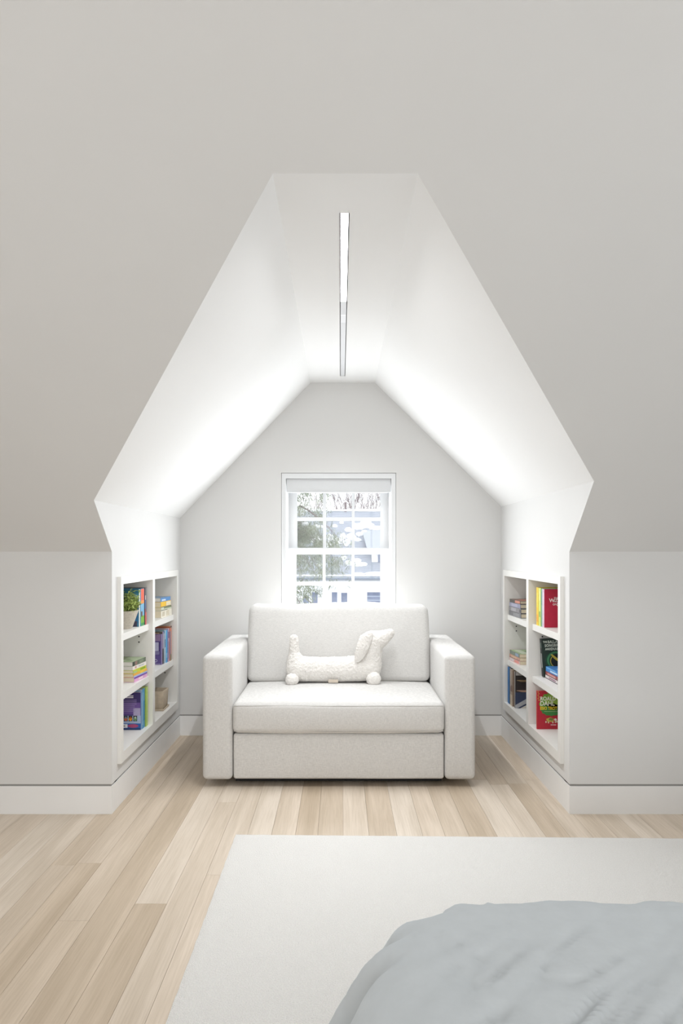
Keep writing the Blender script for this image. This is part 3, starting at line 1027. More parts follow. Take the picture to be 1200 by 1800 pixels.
# ---- left case, near bay, middle shelf: a stack of five
z = SH2 + GAP
stack = [
    ('pink and violet paperback at the bottom of the left stack', 0.026, (222, 168, 206), (226, 170, 208), 'page', [('spine', 0.018, 0.026, 0.0, 0.185, (112, 70, 170)), ('spine', 0.004, 0.016, 0.06, 0.12, (240, 214, 220))], 0.0),
    ('pale blue and orange paperback second from the bottom of the left stack', 0.020, (238, 186, 92), (240, 180, 84), 'page', [('spine', 0.0, 0.007, 0.0, 0.185, (160, 190, 226)), ('spine', 0.008, 0.018, 0.09, 0.15, (248, 206, 70))], 0.004),
    ('lime and yellow paperback in the middle of the left stack', 0.019, (196, 206, 70), (206, 212, 74), 'page', [('spine', 0.004, 0.015, 0.10, 0.17, (150, 180, 40)), ('spine', 0.002, 0.010, 0.0, 0.05, (170, 200, 150))], 0.008),
    ('white paperback second from the top of the left stack', 0.020, (236, 232, 226), (238, 230, 224), 'pagewhite', [('spine', 0.004, 0.016, 0.03, 0.05, (206, 160, 150)), ('spine', 0.006, 0.014, 0.08, 0.15, (200, 204, 196))], 0.010),
    ('sage green patterned book on top of the left stack', 0.024, (168, 182, 148), (104, 116, 96), 'pagewhite', [('spine', 0.003, 0.022, 0.03, 0.06, (150, 120, 110)), ('spine', 0.002, 0.022, 0.0, 0.025, (60, 66, 60)), ('spine', 0.004, 0.020, 0.09, 0.15, (130, 142, 118)), ('front', 0.02, 0.06, 0.02, 0.06, (138, 156, 120)), ('front', 0.05, 0.11, 0.08, 0.10, (120, 128, 104))], 0.012),
]
for i, (lab, t, fr, sp, pg, prn, off) in enumerate(stack):
    book_obj(lab, -1, (-1.101 - off * 0.6, 3.892 - off * 0.2, z), 0.128, t, 0.186, fr, sp, pages=pg, flat=True, rot=(0, 0, -0.10 - 0.02 * (i % 2)), prints=prn, group='paperbacks stacked on the left middle shelf')
    z += t + GAP
# ---- left case, near bay, bottom: three standing books, the nearest shows its back cover
prn = [('front', 0.002, 0.138, 0.150, 0.203, (58, 44, 104)), ('front', 0.002, 0.138, 0.086, 0.150, (112, 84, 156)),
       ('front', 0.002, 0.040, 0.075, 0.120, (178, 168, 204)), ('front', 0.0, 0.138, 0.0, 0.038, (36, 92, 168)), ('front', 0.0, 0.138, 0.036, 0.078, (168, 184, 212)),
       ('front', 0.0, 0.138, 0.0, 0.010, (34, 60, 112))]
b = book_obj('violet children\'s book with its back cover showing, on the left bottom shelf', -1, (-1.099, 3.890, OZ0 + GAP), 0.14, 0.016, 0.205, (84, 66, 132), (120, 150, 190), prints=prn, group='standing books on the left bottom shelf')
T = 0.016
for k, (xx, c1, c2) in enumerate(((-0.030, (110, 150, 110), (196, 214, 190)), (-0.056, (230, 160, 40), (176, 80, 40)), (-0.082, (196, 104, 70), (100, 130, 150)), (-0.108, (120, 120, 160), (210, 190, 120)))):
    disc(b, 'cover_print', [(xx - 0.0105, 0.048), (xx + 0.0105, 0.048), (xx + 0.0105, 0.078), (xx - 0.0105, 0.078)], (40, 44, 48), T, 0.0012)
    disc(b, 'cover_print', ell(xx, 0.060, 0.009, 0.011, 14, 0.15, 4), c1, T, 0.0016)
    disc(b, 'cover_print', ell(xx + 0.001, 0.068, 0.005, 0.006, 10), c2, T, 0.0020)
disc(b, 'cover_print', ell(-0.042, 0.022, 0.030, 0.010, 16), (176, 74, 116), T, 0.0012)
disc(b, 'cover_print', [(-0.115, 0.012), (-0.072, 0.012), (-0.072, 0.032), (-0.115, 0.032)], (236, 236, 240), T, 0.0012)
for k in range(7):
    xx = -0.108 + k * 0.0036
    disc(b, 'cover_print', [(xx, 0.016), (xx + 0.0016, 0.016), (xx + 0.0016, 0.027), (xx, 0.027)], (60, 60, 70), T, 0.0016)
for k in range(2):
    disc(b, 'cover_print', [(-0.085 + k * 0.004, 0.184 - k * 0.009), (-0.040, 0.184 - k * 0.009), (-0.040, 0.190 - k * 0.009), (-0.085 + k * 0.004, 0.190 - k * 0.009)], (236, 232, 240), T, 0.0012)
for k in range(9):
    zz = 0.165 - k * 0.0078
    ln = -0.128 + 0.006 * (k % 3)
    disc(b, 'cover_print', [(ln, zz - 0.0016), (-0.022 - 0.010 * (k > 3), zz - 0.0016), (-0.022 - 0.010 * (k > 3), zz + 0.0012), (ln, zz + 0.0012)], (158, 138, 190), T, 0.0012)
book_obj('light blue children\'s book between the violet and the lime green one', -1, (-1.096, 3.925, OZ0 + GAP), 0.16, 0.050, 0.216, (158, 186, 214), (78, 146, 190), hard=True,
     prints=[('spine', 0.006, 0.020, 0.02, 0.20, (150, 190, 214)), ('spine', 0.026, 0.046, 0.04, 0.15, (40, 128, 178))], group='standing books on the left bottom shelf')
book_obj('lime green children\'s book nearest the divider on the left bottom shelf', -1, (-1.090, 3.973, OZ0 + GAP), 0.16, 0.040, 0.219, (158, 186, 84), (166, 192, 92), hard=True,
     prints=[('spine', 0.018, 0.038, 0.0, 0.219, (186, 208, 120))], group='standing books on the left bottom shelf')
# ---- left case, far bay, top: stack of four
z = SH1 + GAP
stack = [
    ('thick cream speckled book at the bottom of the far left stack', 0.042, (228, 220, 204), (232, 226, 210), 'page', [('spine', 0.006, 0.036, 0.02, 0.07, (200, 190, 168)), ('spine', 0.004, 0.038, 0.10, 0.16, (214, 204, 180))], 0.000, 0.215),
    ('white and green paperback second from the bottom of the far left stack', 0.020, (196, 204, 180), (204, 210, 190), 'page', [('spine', 0.010, 0.020, 0.05, 0.20, (122, 132, 96)), ('spine', 0.0, 0.004, 0.0, 0.12, (96, 96, 84))], 0.002, 0.20),
    ('yellow paperback second from the top of the far left stack', 0.034, (236, 190, 60), (238, 190, 50), 'page', [('spine', 0.004, 0.030, 0.10, 0.19, (232, 220, 190)), ('spine', 0.0, 0.003, 0.0, 0.19, (60, 66, 90))], 0.008, 0.19),
    ('blue paperback on top of the far left stack', 0.024, (150, 172, 196), (88, 142, 200), 'pagewhite', [('spine', 0.004, 0.014, 0.02, 0.09, (206, 220, 236)), ('front', 0.05, 0.12, 0.0, 0.10, (176, 178, 180))], 0.012, 0.18),
]
for i, (lab, t, fr, sp, pg, prn, off, hh) in enumerate(stack):
    book_obj(lab, -1, (-1.098 - off * 0.5, 4.455, z), 0.13, t, hh, fr, sp, pages=pg, flat=True, rot=(0, 0, -0.06 - 0.01 * i), prints=prn, group='books stacked on the far left top shelf')
    z += t + GAP
# ---- left case, far bay, middle: six standing
row = [
    ('purple notebook with a pale panel, nearest of the far left row', 4.397, 0.020, 0.190, (92, 76, 140), (150, 138, 178), -1.114, [('front', 0.004, 0.10, 0.148, 0.188, (148, 122, 160)), ('front', 0.016, 0.10, 0.086, 0.140, (188, 186, 214)), ('front', 0.010, 0.016, 0.060, 0.144, (58, 44, 104)), ('front', 0.012, 0.10, 0.064, 0.084, (132, 124, 168)), ('front', 0.004, 0.10, 0.0, 0.008, (150, 140, 176))]),
    ('black-spined book behind the purple notebook', 4.424, 0.030, 0.203, (72, 66, 66), (150, 132, 164), -1.112, [('front', 0.0, 0.10, 0.185, 0.203, (86, 78, 74)), ('front', 0.02, 0.10, 0.191, 0.196, (206, 170, 140)), ('spine', 0.004, 0.026, 0.0, 0.095, (36, 28, 36)), ('spine', 0.006, 0.014, 0.10, 0.19, (190, 180, 206))]),
    ('white and teal book third in the far left row', 4.456, 0.030, 0.208, (196, 214, 220), (206, 216, 226), -1.108, [('front', 0.0, 0.12, 0.190, 0.208, (64, 140, 172)), ('spine', 0.0, 0.010, 0.0, 0.208, (110, 150, 176)), ('spine', 0.014, 0.026, 0.10, 0.15, (120, 120, 150))]),
    ('sky blue book in the middle of the far left row', 4.488, 0.030, 0.206, (84, 166, 214), (88, 170, 218), -1.104, [('spine', 0.004, 0.024, 0.03, 0.06, (160, 206, 230)), ('spine', 0.022, 0.028, 0.0, 0.20, (60, 110, 170))]),
    ('lilac and blue book second from last in the far left row', 4.523, 0.034, 0.212, (176, 150, 178), (190, 158, 176), -1.101, [('spine', 0.004, 0.028, 0.15, 0.19, (84, 76, 132)), ('spine', 0.004, 0.014, 0.02, 0.13, (96, 130, 186)), ('spine', 0.020, 0.030, 0.05, 0.12, (200, 140, 130))]),
    ('orange-brown book at the far end of the far left row', 4.565, 0.042, 0.222, (190, 104, 68), (214, 140, 116), -1.098, [('spine', 0.006, 0.020, 0.03, 0.19, (74, 136, 176)), ('spine', 0.008, 0.036, 0.0, 0.04, (120, 132, 110)), ('spine', 0.0, 0.042, 0.212, 0.222, (80, 52, 44))]),
]
for (lab, yy, t, hh, fr, sp, xs_, prn) in row:
    b = book_obj(lab, -1, (xs_, yy, SH2 + GAP), 0.15, t, hh, fr, sp, prints=prn, group='standing books on the far left middle shelf')
    if yy < 4.40:
        ring(b, 'cover_print', 0.0065, 0.0095, (206, 200, 226), t, 0.0010, (-0.034, 0.026), 24)
        disc(b, 'cover_print', [(-0.062, 0.052), (-0.045, 0.052), (-0.045, 0.055), (-0.062, 0.055)], (190, 184, 214), t, 0.0010)
# ---- right case, near bay, top: red book and three picture books
b = book_obj('crimson hardback with white title lettering on the right top shelf', 1, (1.098, 3.822, SH1 + GAP), 0.168, 0.026, 0.206, (188, 20, 60), (226, 190, 214), hard=True,
     prints=[('spine', 0.008, 0.018, 0.02, 0.19, (240, 226, 240))], group='tall books on the right top shelf')
letter(b, 'THE', 0.015, 0.0515, 0.1535, (246, 226, 226), 0.0004, t=0.026, align='LEFT')
letter(b, 'W', 0.028, 0.026, 0.137, (246, 226, 226), 0.0007, t=0.026, align='LEFT')
letter(b, 'IZARD', 0.023, 0.0510, 0.138, (246, 226, 226), 0.0007, t=0.026, align='LEFT')
letter(b, 'OF', 0.014, 0.0450, 0.120, (246, 226, 226), 0.0004, t=0.026, align='LEFT')
letter(b, 'OZ', 0.024, 0.0650, 0.116, (246, 226, 226), 0.0007, t=0.026, align='LEFT')
book_obj('white and green picture book behind the crimson hardback', 1, (1.097, 3.852, SH1 + GAP), 0.168, 0.030, 0.208, (206, 216, 210), (96, 150, 112), hard=True, prints=[('spine', 0.0, 0.010, 0.0, 0.208, (210, 224, 226)), ('spine', 0.012, 0.024, 0.12, 0.19, (70, 128, 120))], group='tall books on the right top shelf')
book_obj('pale lime picture book second from the divider on the right top shelf', 1, (1.096, 3.888, SH1 + GAP), 0.168, 0.038, 0.209, (206, 218, 96), (212, 226, 120), hard=True, prints=[('spine', 0.006, 0.032, 0.05, 0.08, (140, 176, 80)), ('spine', 0.010, 0.028, 0.14, 0.19, (232, 236, 150))], group='tall books on the right top shelf')
book_obj('yellow picture book nearest the divider on the right top shelf', 1, (1.095, 3.929, SH1 + GAP), 0.168, 0.040, 0.210, (238, 204, 40), (240, 200, 36), hard=True, prints=[('spine', 0.004, 0.036, 0.02, 0.06, (240, 170, 50)), ('spine', 0.006, 0.034, 0.10, 0.18, (234, 214, 70))], group='tall books on the right top shelf')
# ---- right case, near bay, middle: dark green novel leaning behind three stacked paperbacks
t = 0.034
nv = book_obj('dark green novel with bold white title and gold ring, leaning on the right middle shelf', 1, (1.136, 3.970, SH2 + 0.0015), 0.140, t, 0.212, (34, 52, 44), (28, 36, 36), hard=True, rot=(-0.05, -0.045, 0),
     prints=[('spine', 0.010, 0.024, 0.05, 0.13, (176, 180, 176)), ('spine', 0.008, 0.026, 0.16, 0.19, (90, 110, 100))])
for (txt, sz, lx, lz) in (('THE', 0.0145, 0.008, 0.1900), ('BALLAD OF', 0.0215, 0.034, 0.1870), ('SONGBIRDS', 0.0215, 0.016, 0.1670), ('AND', 0.0160, 0.018, 0.1490), ('SNAKES', 0.0215, 0.048, 0.1470)):
    letter(nv, txt, sz, lx, lz, (226, 234, 220), 0.0007, 1.12, t=t, align='LEFT', sx=0.80)
disc(nv, 'cover_print', ell(0.075, 0.090, 0.060, 0.052, 32), (30, 74, 52), t, 0.0008)
ring(nv, 'cover_print', 0.040, 0.050, (74, 140, 92), t, 0.0011, (0.075, 0.090), 40)
disc(nv, 'cover_print', ell(0.078, 0.088, 0.036, 0.036, 32), (22, 28, 26), t, 0.0011)
ring(nv, 'cover_print', 0.032, 0.036, (206, 186, 72), t, 0.0014, (0.078, 0.086), 40, 2.2, 6.6)
disc(nv, 'cover_print', [(0.046, 0.122), (0.054, 0.126), (0.066, 0.116), (0.080, 0.104), (0.098, 0.086), (0.110, 0.074), (0.096, 0.080), (0.078, 0.088), (0.064, 0.100), (0.054, 0.114)], (224, 200, 74), t, 0.0016)
z = SH2 + GAP
for (lab, t, fr, sp, pg, prn, dx) in (
    ('white and black paperback at the bottom of the stack before the green novel', 0.018, (226, 220, 214), (222, 214, 212), 'pagewhite', [('spine', 0.0, 0.004, 0.0, 0.20, (48, 40, 52)), ('spine', 0.007, 0.014, 0.03, 0.14, (150, 110, 130))], 0.0),
    ('dull red paperback in the middle of the stack before the green novel', 0.020, (150, 66, 62), (148, 74, 74), 'page', [('spine', 0.004, 0.015, 0.04, 0.17, (206, 150, 146)), ('spine', 0.0, 0.003, 0.0, 0.20, (60, 36, 44))], 0.002),
    ('bright blue paperback on top of the stack before the green novel', 0.026, (72, 132, 200), (66, 138, 206), 'pagewhite', [('spine', 0.006, 0.014, 0.02, 0.13, (200, 222, 240)), ('spine', 0.018, 0.024, 0.05, 0.19, (120, 180, 226)), ('front', 0.02, 0.09, 0.04, 0.10, (120, 178, 220))], 0.004)):
    book_obj(lab, 1, (1.146 + dx, 3.842, z), 0.13, t, 0.202, fr, sp, pages=pg, flat=True, rot=(0, 0, 0.03 + dx * 4), prints=prn, group='paperbacks stacked before the green novel')
    z += t + GAP
# ---- right case, near bay, bottom: red book with green cloud
t = 0.014
b = book_obj('red paperback with a green cloud and white lettering on the right bottom shelf', 1, (1.084, 3.905, OZ0 + GAP), 0.150, t, 0.212, (186, 30, 50), (206, 70, 62))
cx = 0.079
for (ex, ez, rx, rz, col, yo) in ((cx, 0.140, 0.066, 0.062, (112, 160, 56), 0.0008), (cx, 0.108, 0.058, 0.034, (62, 132, 62), 0.0011), (cx + 0.012, 0.152, 0.046, 0.042, (150, 184, 68), 0.0011)):
    disc(b, 'cover_print', ell(ex, ez, rx, rz, 60, 0.05, 13, ez * 30), col, t, yo)
letter(b, 'ROALD', 0.030, 0.016, 0.159, (240, 240, 224), 0.0007, 1.02, t, 'LEFT', yoff=0.0018, sx=0.86)
letter(b, 'DAHL', 0.035, 0.016, 0.131, (240, 240, 224), 0.0008, 1.02, t, 'LEFT', yoff=0.0018, sx=0.86)
letter(b, 'ESIO TROT', 0.024, 0.016, 0.108, (236, 206, 44), 0.0008, 1.02, t, 'LEFT', yoff=0.0018, sx=0.78)
disc(b, 'cover_print', [(cx - 0.040, 0.0975), (cx + 0.040, 0.0975), (cx + 0.040, 0.0990), (cx - 0.040, 0.0990)], (200, 216, 170), t, 0.0018)
disc(b, 'cover_print', ell(cx - 0.006, 0.052, 0.022, 0.012, 24, 0.1, 5), (196, 176, 76), t, 0.0009)
disc(b, 'cover_print', ell(cx - 0.002, 0.055, 0.013, 0.007, 18, 0.12, 4), (120, 120, 60), t, 0.0012)
disc(b, 'cover_print', ell(cx + 0.022, 0.053, 0.007, 0.007, 14), (236, 226, 220), t, 0.0012)
for (lx, lz) in ((-0.030, 0.040), (-0.016, 0.038), (0.008, 0.038), (0.022, 0.040), (0.030, 0.042)):
    disc(b, 'cover_print', ell(cx + lx, lz, 0.004, 0.006, 10), (226, 206, 180), t, 0.0009)
disc(b, 'cover_print', [(cx - 0.004, 0.022), (cx + 0.026, 0.022), (cx + 0.026, 0.026), (cx - 0.004, 0.026)], (240, 210, 210), t, 0.0009)
for k in range(6):
    disc(b, 'cover_print', ell(0.006 + 0.004 * (k % 2), 0.205 - 0.009 * k, 0.0028, 0.0028, 8), (206, 190, 84), t, 0.0009)
# ---- right case, far bay, top: stack of four
z = SH1 + GAP
for i, (lab, t, hh, fr, sp, prn) in enumerate((
    ('dark grey hardback at the bottom of the far right stack', 0.028, 0.255, (90, 88, 90), (120, 120, 122), [('spine', 0.004, 0.024, 0.03, 0.16, (142, 142, 144))]),
    ('mid grey hardback second from the bottom of the far right stack', 0.028, 0.250, (96, 94, 96), (138, 136, 138), [('spine', 0.004, 0.024, 0.10, 0.20, (166, 164, 168)), ('spine', 0.004, 0.024, 0.0, 0.03, (90, 88, 92))]),
    ('blue-grey hardback second from the top of the far right stack', 0.026, 0.225, (96, 96, 106), (150, 150, 170), [('spine', 0.003, 0.022, 0.06, 0.18, (170, 170, 188))]),
    ('thin dark book with a coral patch on top of the far right stack', 0.020, 0.210, (150, 120, 110), (90, 86, 80), [('spine', 0.002, 0.018, 0.0, 0.10, (206, 140, 120)), ('front', 0.02, 0.10, 0.02, 0.12, (196, 130, 110))]))):
    book_obj(lab, 1, (1.096 + 0.002 * i, 4.446 + 0.008 * i, z), 0.15, t, hh, fr, sp, flat=True, hard=True, rot=(0, 0, 0.045 + 0.006 * i), prints=prn, group='hardbacks stacked on the far right top shelf')
    z += t + GAP
# ---- right case, far bay, middle: stack of three
z = SH2 + GAP
for i, (lab, t, hh, fr, sp, prn) in enumerate((
    ('pale pink paperback at the bottom of the far right middle stack', 0.023, 0.20, (214, 190, 176), (216, 186, 180), [('spine', 0.003, 0.020, 0.02, 0.10, (226, 150, 140)), ('spine', 0.004, 0.018, 0.12, 0.19, (222, 210, 214))]),
    ('salmon paperback in the middle of the far right middle stack', 0.020, 0.20, (206, 160, 140), (208, 160, 142), [('spine', 0.003, 0.016, 0.06, 0.17, (226, 190, 160)), ('spine', 0.0, 0.003, 0.0, 0.20, (120, 84, 84))]),
    ('green and white patterned paperback on top of the far right middle stack', 0.024, 0.195, (164, 184, 142), (130, 142, 130), [('spine', 0.003, 0.020, 0.02, 0.08, (150, 170, 190)), ('front', 0.02, 0.06, 0.01, 0.18, (206, 214, 192)), ('front', 0.07, 0.12, 0.05, 0.12, (120, 150, 106))]))):
    book_obj(lab, 1, (1.103, 4.480, z), 0.14, t, hh, fr, sp, flat=True, rot=(0, 0, 0.09 - 0.012 * i), prints=prn, group='paperbacks stacked on the far right middle shelf')
    z += t + GAP
# ---- right case, far bay, bottom: three standing
book_obj('bright blue book at the far end of the far right bottom shelf', 1, (1.085, 4.560, OZ0 + GAP), 0.17, 0.050, 0.232, (40, 110, 170), (36, 118, 182), hard=True, prints=[('spine', 0.0, 0.012, 0.0, 0.232, (28, 70, 110))], group='standing books on the far right bottom shelf')
book_obj('brown and cream book between the blue and the dark one', 1, (1.086, 4.495, OZ0 + GAP), 0.17, 0.066, 0.230, (150, 128, 110), (166, 146, 128), hard=True, prints=[('spine', 0.006, 0.060, 0.0, 0.07, (206, 190, 166)), ('spine', 0.006, 0.050, 0.09, 0.13, (120, 94, 80)), ('spine', 0.040, 0.060, 0.12, 0.22, (190, 176, 160))], group='standing books on the far right bottom shelf')
t = 0.030
b = book_obj('dark photograph-covered book with a navy lower half on the far right bottom shelf', 1, (1.092, 4.430, OZ0 + GAP), 0.17, t, 0.228, (44, 36, 34), (140, 134, 128), group='standing books on the far right bottom shelf', prints=[('front', 0.0, 0.17, 0.0, 0.100, (52, 62, 92)), ('front', 0.004, 0.17, 0.205, 0.228, (196, 192, 188))])
disc(b, 'cover_print', [(0.0, 0.0), (0.012, 0.0), (0.17, 0.085), (0.17, 0.115), (0.0, 0.02)], (176, 176, 180), t, 0.0010)
disc(b, 'cover_print', [(0.030, 0.0), (0.17, 0.0), (0.17, 0.070)], (222, 216, 204), t, 0.0010)
disc(b, 'cover_print', ell(0.05, 0.172, 0.040, 0.006, 20, 0.2, 3), (150, 126, 92), t, 0.0010)
disc(b, 'cover_print', ell(0.06, 0.108, 0.050, 0.006, 20, 0.2, 3), (176, 140, 120), t, 0.0010)

# ------------------------------------------------------------------ potted plant
PX, PY = -1.160, 3.762
pot = thing('potted_plant', 'leafy green plant in a tapered concrete pot on the left shelf', 'plant', (PX, PY, SH1 + GAP))
obj('pot', lathe('pot', [(0, 0), (0.046, 0), (0.048, 0.002), (0.081, 0.094), (0.081, 0.097), (0.074, 0.097), (0.072, 0.086), (0, 0.086)], 40), M['concrete'], pot)
obj('soil', lathe('soil', [(0, 0.0862), (0.068, 0.0862), (0.060, 0.091), (0, 0.093)], 24), M['soil'], pot)
rp_ = random.Random(5)
fv, ff = [], []
bm = bmesh.new()
for k in range(210):
    a = rp_.uniform(0, 2 * math.pi)
    el = rp_.uniform(0.15, 1.45)
    L = rp_.uniform(0.05, 0.115) * (0.75 + 0.35 * math.sin(el))
    r0 = rp_.uniform(0, 0.05)
    base = Vector((r0 * math.cos(a), r0 * math.sin(a), 0.089))
    dirn = Vector((math.cos(a) * math.cos(el), math.sin(a) * math.cos(el), math.sin(el)))
    pts = []
    for i in range(5):
        q = base + dirn * L * i / 4
        q.z -= 0.25 * L * (i / 4) ** 2 * math.cos(el)
        q.z = max(q.z, 0.090 + 0.01 * i)
        pts.append(q)
    if max(math.hypot(q.x, q.y) for q in pts) > 0.100 or max(q.y for q in pts) > 0.078:
        continue
    tube_mesh(bm, pts, [0.0012, 0.0011, 0.001, 0.0008, 0.0006], 4, cap=False)
    for i in range(1, 5):
        for sgn in (0, 1, 2):
            q = pts[i]
            la = a + (sgn - 1) * 1.3 + rp_.uniform(-0.5, 0.5)
            le = rp_.uniform(-0.3, 1.0)
            ld = Vector((math.cos(la) * math.cos(le), math.sin(la) * math.cos(le), math.sin(le)))
            side = ld.cross(Vector((0, 0, 1))).normalized()
            upv = side.cross(ld)
            LL = rp_.uniform(0.022, 0.042)
            ww = LL * rp_.uniform(0.12, 0.18)
            tip = q + ld * LL - Vector((0, 0, 0.2 * LL))
            if tip.x > 0.088 or tip.y > 0.080: continue
            mid = q + ld * LL * 0.45
            n0 = len(fv)
            fv += [q, mid + side * ww + upv * ww * 0.4, tip, mid - side * ww + upv * ww * 0.4, mid]
            ff += [(n0, n0 + 1, n0 + 4), (n0 + 1, n0 + 2, n0 + 4), (n0 + 2, n0 + 3, n0 + 4), (n0 + 3, n0, n0 + 4)]
obj('stems', bm_done(bm, 'stems'), M['stem'], pot)
fo = obj('foliage', pydata('foliage', fv, ff), M['leaf'], pot)
fo['kind'] = 'stuff'

# ------------------------------------------------------------------ square stone planter on its saucer
sq = thing('stone_planter', 'empty square beige stone planter on a thin saucer, far left bottom shelf', 'planter', (-1.156, 4.402, OZ0 + GAP), (0, 0, 0.0))
def frustum_ring(name, wb, wt, z0, z1, th, zf):
    v = []
    for (w, zz) in ((wb, z0), (wt, z1), (wt - th, z1), (wb - th, zf)):
        v += [(-w, -w, zz), (w, -w, zz), (w, w, zz), (-w, w, zz)]
    f = [(3, 2, 1, 0), (12, 13, 14, 15)]
    for r in range(3):
        for k in range(4):
            f.append((r * 4 + k, r * 4 + (k + 1) % 4, (r + 1) * 4 + (k + 1) % 4, (r + 1) * 4 + k))
    bm = bmesh.new()
    bm.from_mesh(pydata(name, v, f))
    return bm_done(bm, name, 0.0015, 2)
obj('planter_body', frustum_ring('planter_body', 0.062, 0.067, 0.0125, 0.120, 0.006, 0.03), M['stone'], sq)
obj('saucer', frustum_ring('saucer', 0.068, 0.072, 0, 0.014, 0.005, 0.006), M['stone'], sq)
# ------------------------------------------------------------------ outdoors, seen through the window
GZ = -6.0
def at(px, py, d):
    return Vector(((px - 598.5) * d / F_PX, d, CAM_H + (968.0 - py) * d / F_PX))
def exterior_ground():
    v, f = [], []
    n = 24
    for i in range(n + 1):
        for j in range(n + 1):
            x = -60 + 120 * i / n
            y = 5.6 + 114.4 * j / n
            v.append((x, y, GZ + 0.25 * noise.noise(Vector((x * 0.12, y * 0.12, 0)))))
    for i in range(n):
        for j in range(n):
            a = i * (n + 1) + j
            f.append((a, a + n + 1, a + n + 2, a + 1))
    return props(obj('ground', pydata('ground', v, f, 180), M['snow']), kind='structure')
exterior_ground()

HD = 40.0          # distance of the neighbour's front wall
house = thing('house', 'white clapboard neighbouring house with a snowy grey shingle roof', 'house', (0.5, HD + 2, GZ))
zr, ze = at(0, 898, HD + 4.5).z, at(0, 1014, HD - 0.4).z
HX0, HX1 = -6.0, 9.0
box('wall', (HX0, HX1, HD, HD + 9, GZ, ze - 0.05), M['siding'], house)
def roof_y(z): return (HD - 0.4) + (z - ze) / (zr - ze) * 4.9
v = [(HX0 - 0.4, HD - 0.4, ze), (HX1 + 0.4, HD - 0.4, ze), (HX1 + 0.4, HD + 4.5, zr), (HX0 - 0.4, HD + 4.5, zr), (HX1 + 0.4, HD + 9.4, ze), (HX0 - 0.4, HD + 9.4, ze)]
v += [(a, b, c - 0.16) for (a, b, c) in v]
roof = obj('roof', pydata('roof', v, [(0, 1, 2, 3), (3, 2, 4, 5), (6, 9, 8, 7), (9, 11, 10, 8), (0, 6, 7, 1), (4, 10, 11, 5), (1, 7, 8, 2), (2, 8, 10, 4), (0, 3, 9, 6), (3, 5, 11, 9)]), M['shingle'], house, True)
bm = bmesh.new()
tube_mesh(bm, [(HX0 - 0.4, HD - 0.46, ze - 0.06), (HX1 + 0.4, HD - 0.46, ze - 0.06)], 0.06, 8)
obj('gutter', bm_done(bm, 'gutter'), mat('gutter_grey', lin(140, 148, 160), 0.5), house, True)
box('fascia', (HX0, HX1, HD - 0.06, HD - 0.001, ze - 0.75, ze - 0.22), M['winpaint'], house)
box('belt_trim', (HX0, HX1, HD - 0.05, HD - 0.001, at(0, 1036, HD).z, at(0, 1034, HD).z), mat('belt_grey', lin(196, 200, 206), 0.6), house)
box('chimney', (at(607, 0, HD + 4.5).x - 0.07, at(607, 0, HD + 4.5).x + 0.07, HD + 4.4, HD + 4.8, zr - 0.3, at(0, 883, HD + 4.5).z), M['chimney'], house)
def far_window(x0, x1, y0, y1, d=HD, par=house):
    a, b = at(x0, y1, d), at(x1, y0, d)
    w = boxes('window', [(a.x, b.x, d - 0.06, d - 0.0005, a.z - 0.06, a.z), (a.x, b.x, d - 0.06, d - 0.0005, b.z, b.z + 0.06), (a.x - 0.07, a.x, d - 0.06, d - 0.0005, a.z - 0.06, b.z + 0.06), (b.x, b.x + 0.07, d - 0.06, d - 0.0005, a.z - 0.06, b.z + 0.06)], M['winpaint'], par)
    box('pane', (a.x, b.x, d - 0.03, d - 0.0005, a.z, b.z), M['farglass'], w)
    return w
far_window(583, 592.5, 1041, 1060)
far_window(599.5, 610, 1042, 1059)
far_window(548, 558, 1041, 1060)
far_window(533, 543, 1041, 1060)
w = far_window(645, 690, 1041, 1075)
for k in range(1, 5):
    zz = at(0, 1041 + k * 7, HD).z
    box('glazing_bar', (at(645, 0, HD).x, at(690, 0, HD).x, HD - 0.05, HD - 0.032, zz - 0.02, zz + 0.02), mat('bar', lin(176, 186, 200), 0.5), w)
# roof dormer on the right
dz0, dz1 = at(0, 996, HD + 0.6).z, at(0, 966, HD + 0.6).z
dx0 = at(653, 0, HD + 0.6).x
box('dormer_wall', (dx0, dx0 + 3.2, HD + 0.6, HD + 3.5, dz0 - 0.6, dz1), M['siding'], house)
zt2 = at(0, 931, HD + 3.0).z
dl0 = at(646, 0, HD + 0.4).x
v = [(dl0, HD + 0.4, dz1), (dl0 + 3.8, HD + 0.4, dz1), (dl0 + 3.8, HD + 3.0, zt2), (dl0 - 0.25, HD + 3.0, zt2)]
v += [(a, b, c - 0.14) for (a, b, c) in v]
obj('dormer_roof', pydata('dormer_roof', v, [(0, 1, 2, 3), (7, 6, 5, 4), (0, 4, 5, 1), (1, 5, 6, 2), (2, 6, 7, 3), (3, 7, 4, 0)]), M['shingle2'], house, True)
box('dormer_fascia', (dl0, dl0 + 3.8, HD + 0.34, HD + 0.395, dz1 - 0.24, dz1 - 0.02), M['winpaint'], house)
a = at(664, 988, HD + 0.6)
box('window', (a.x, a.x + 0.6, HD + 0.55, HD + 0.5995, a.z, a.z + 0.5), M['farglass'], house)
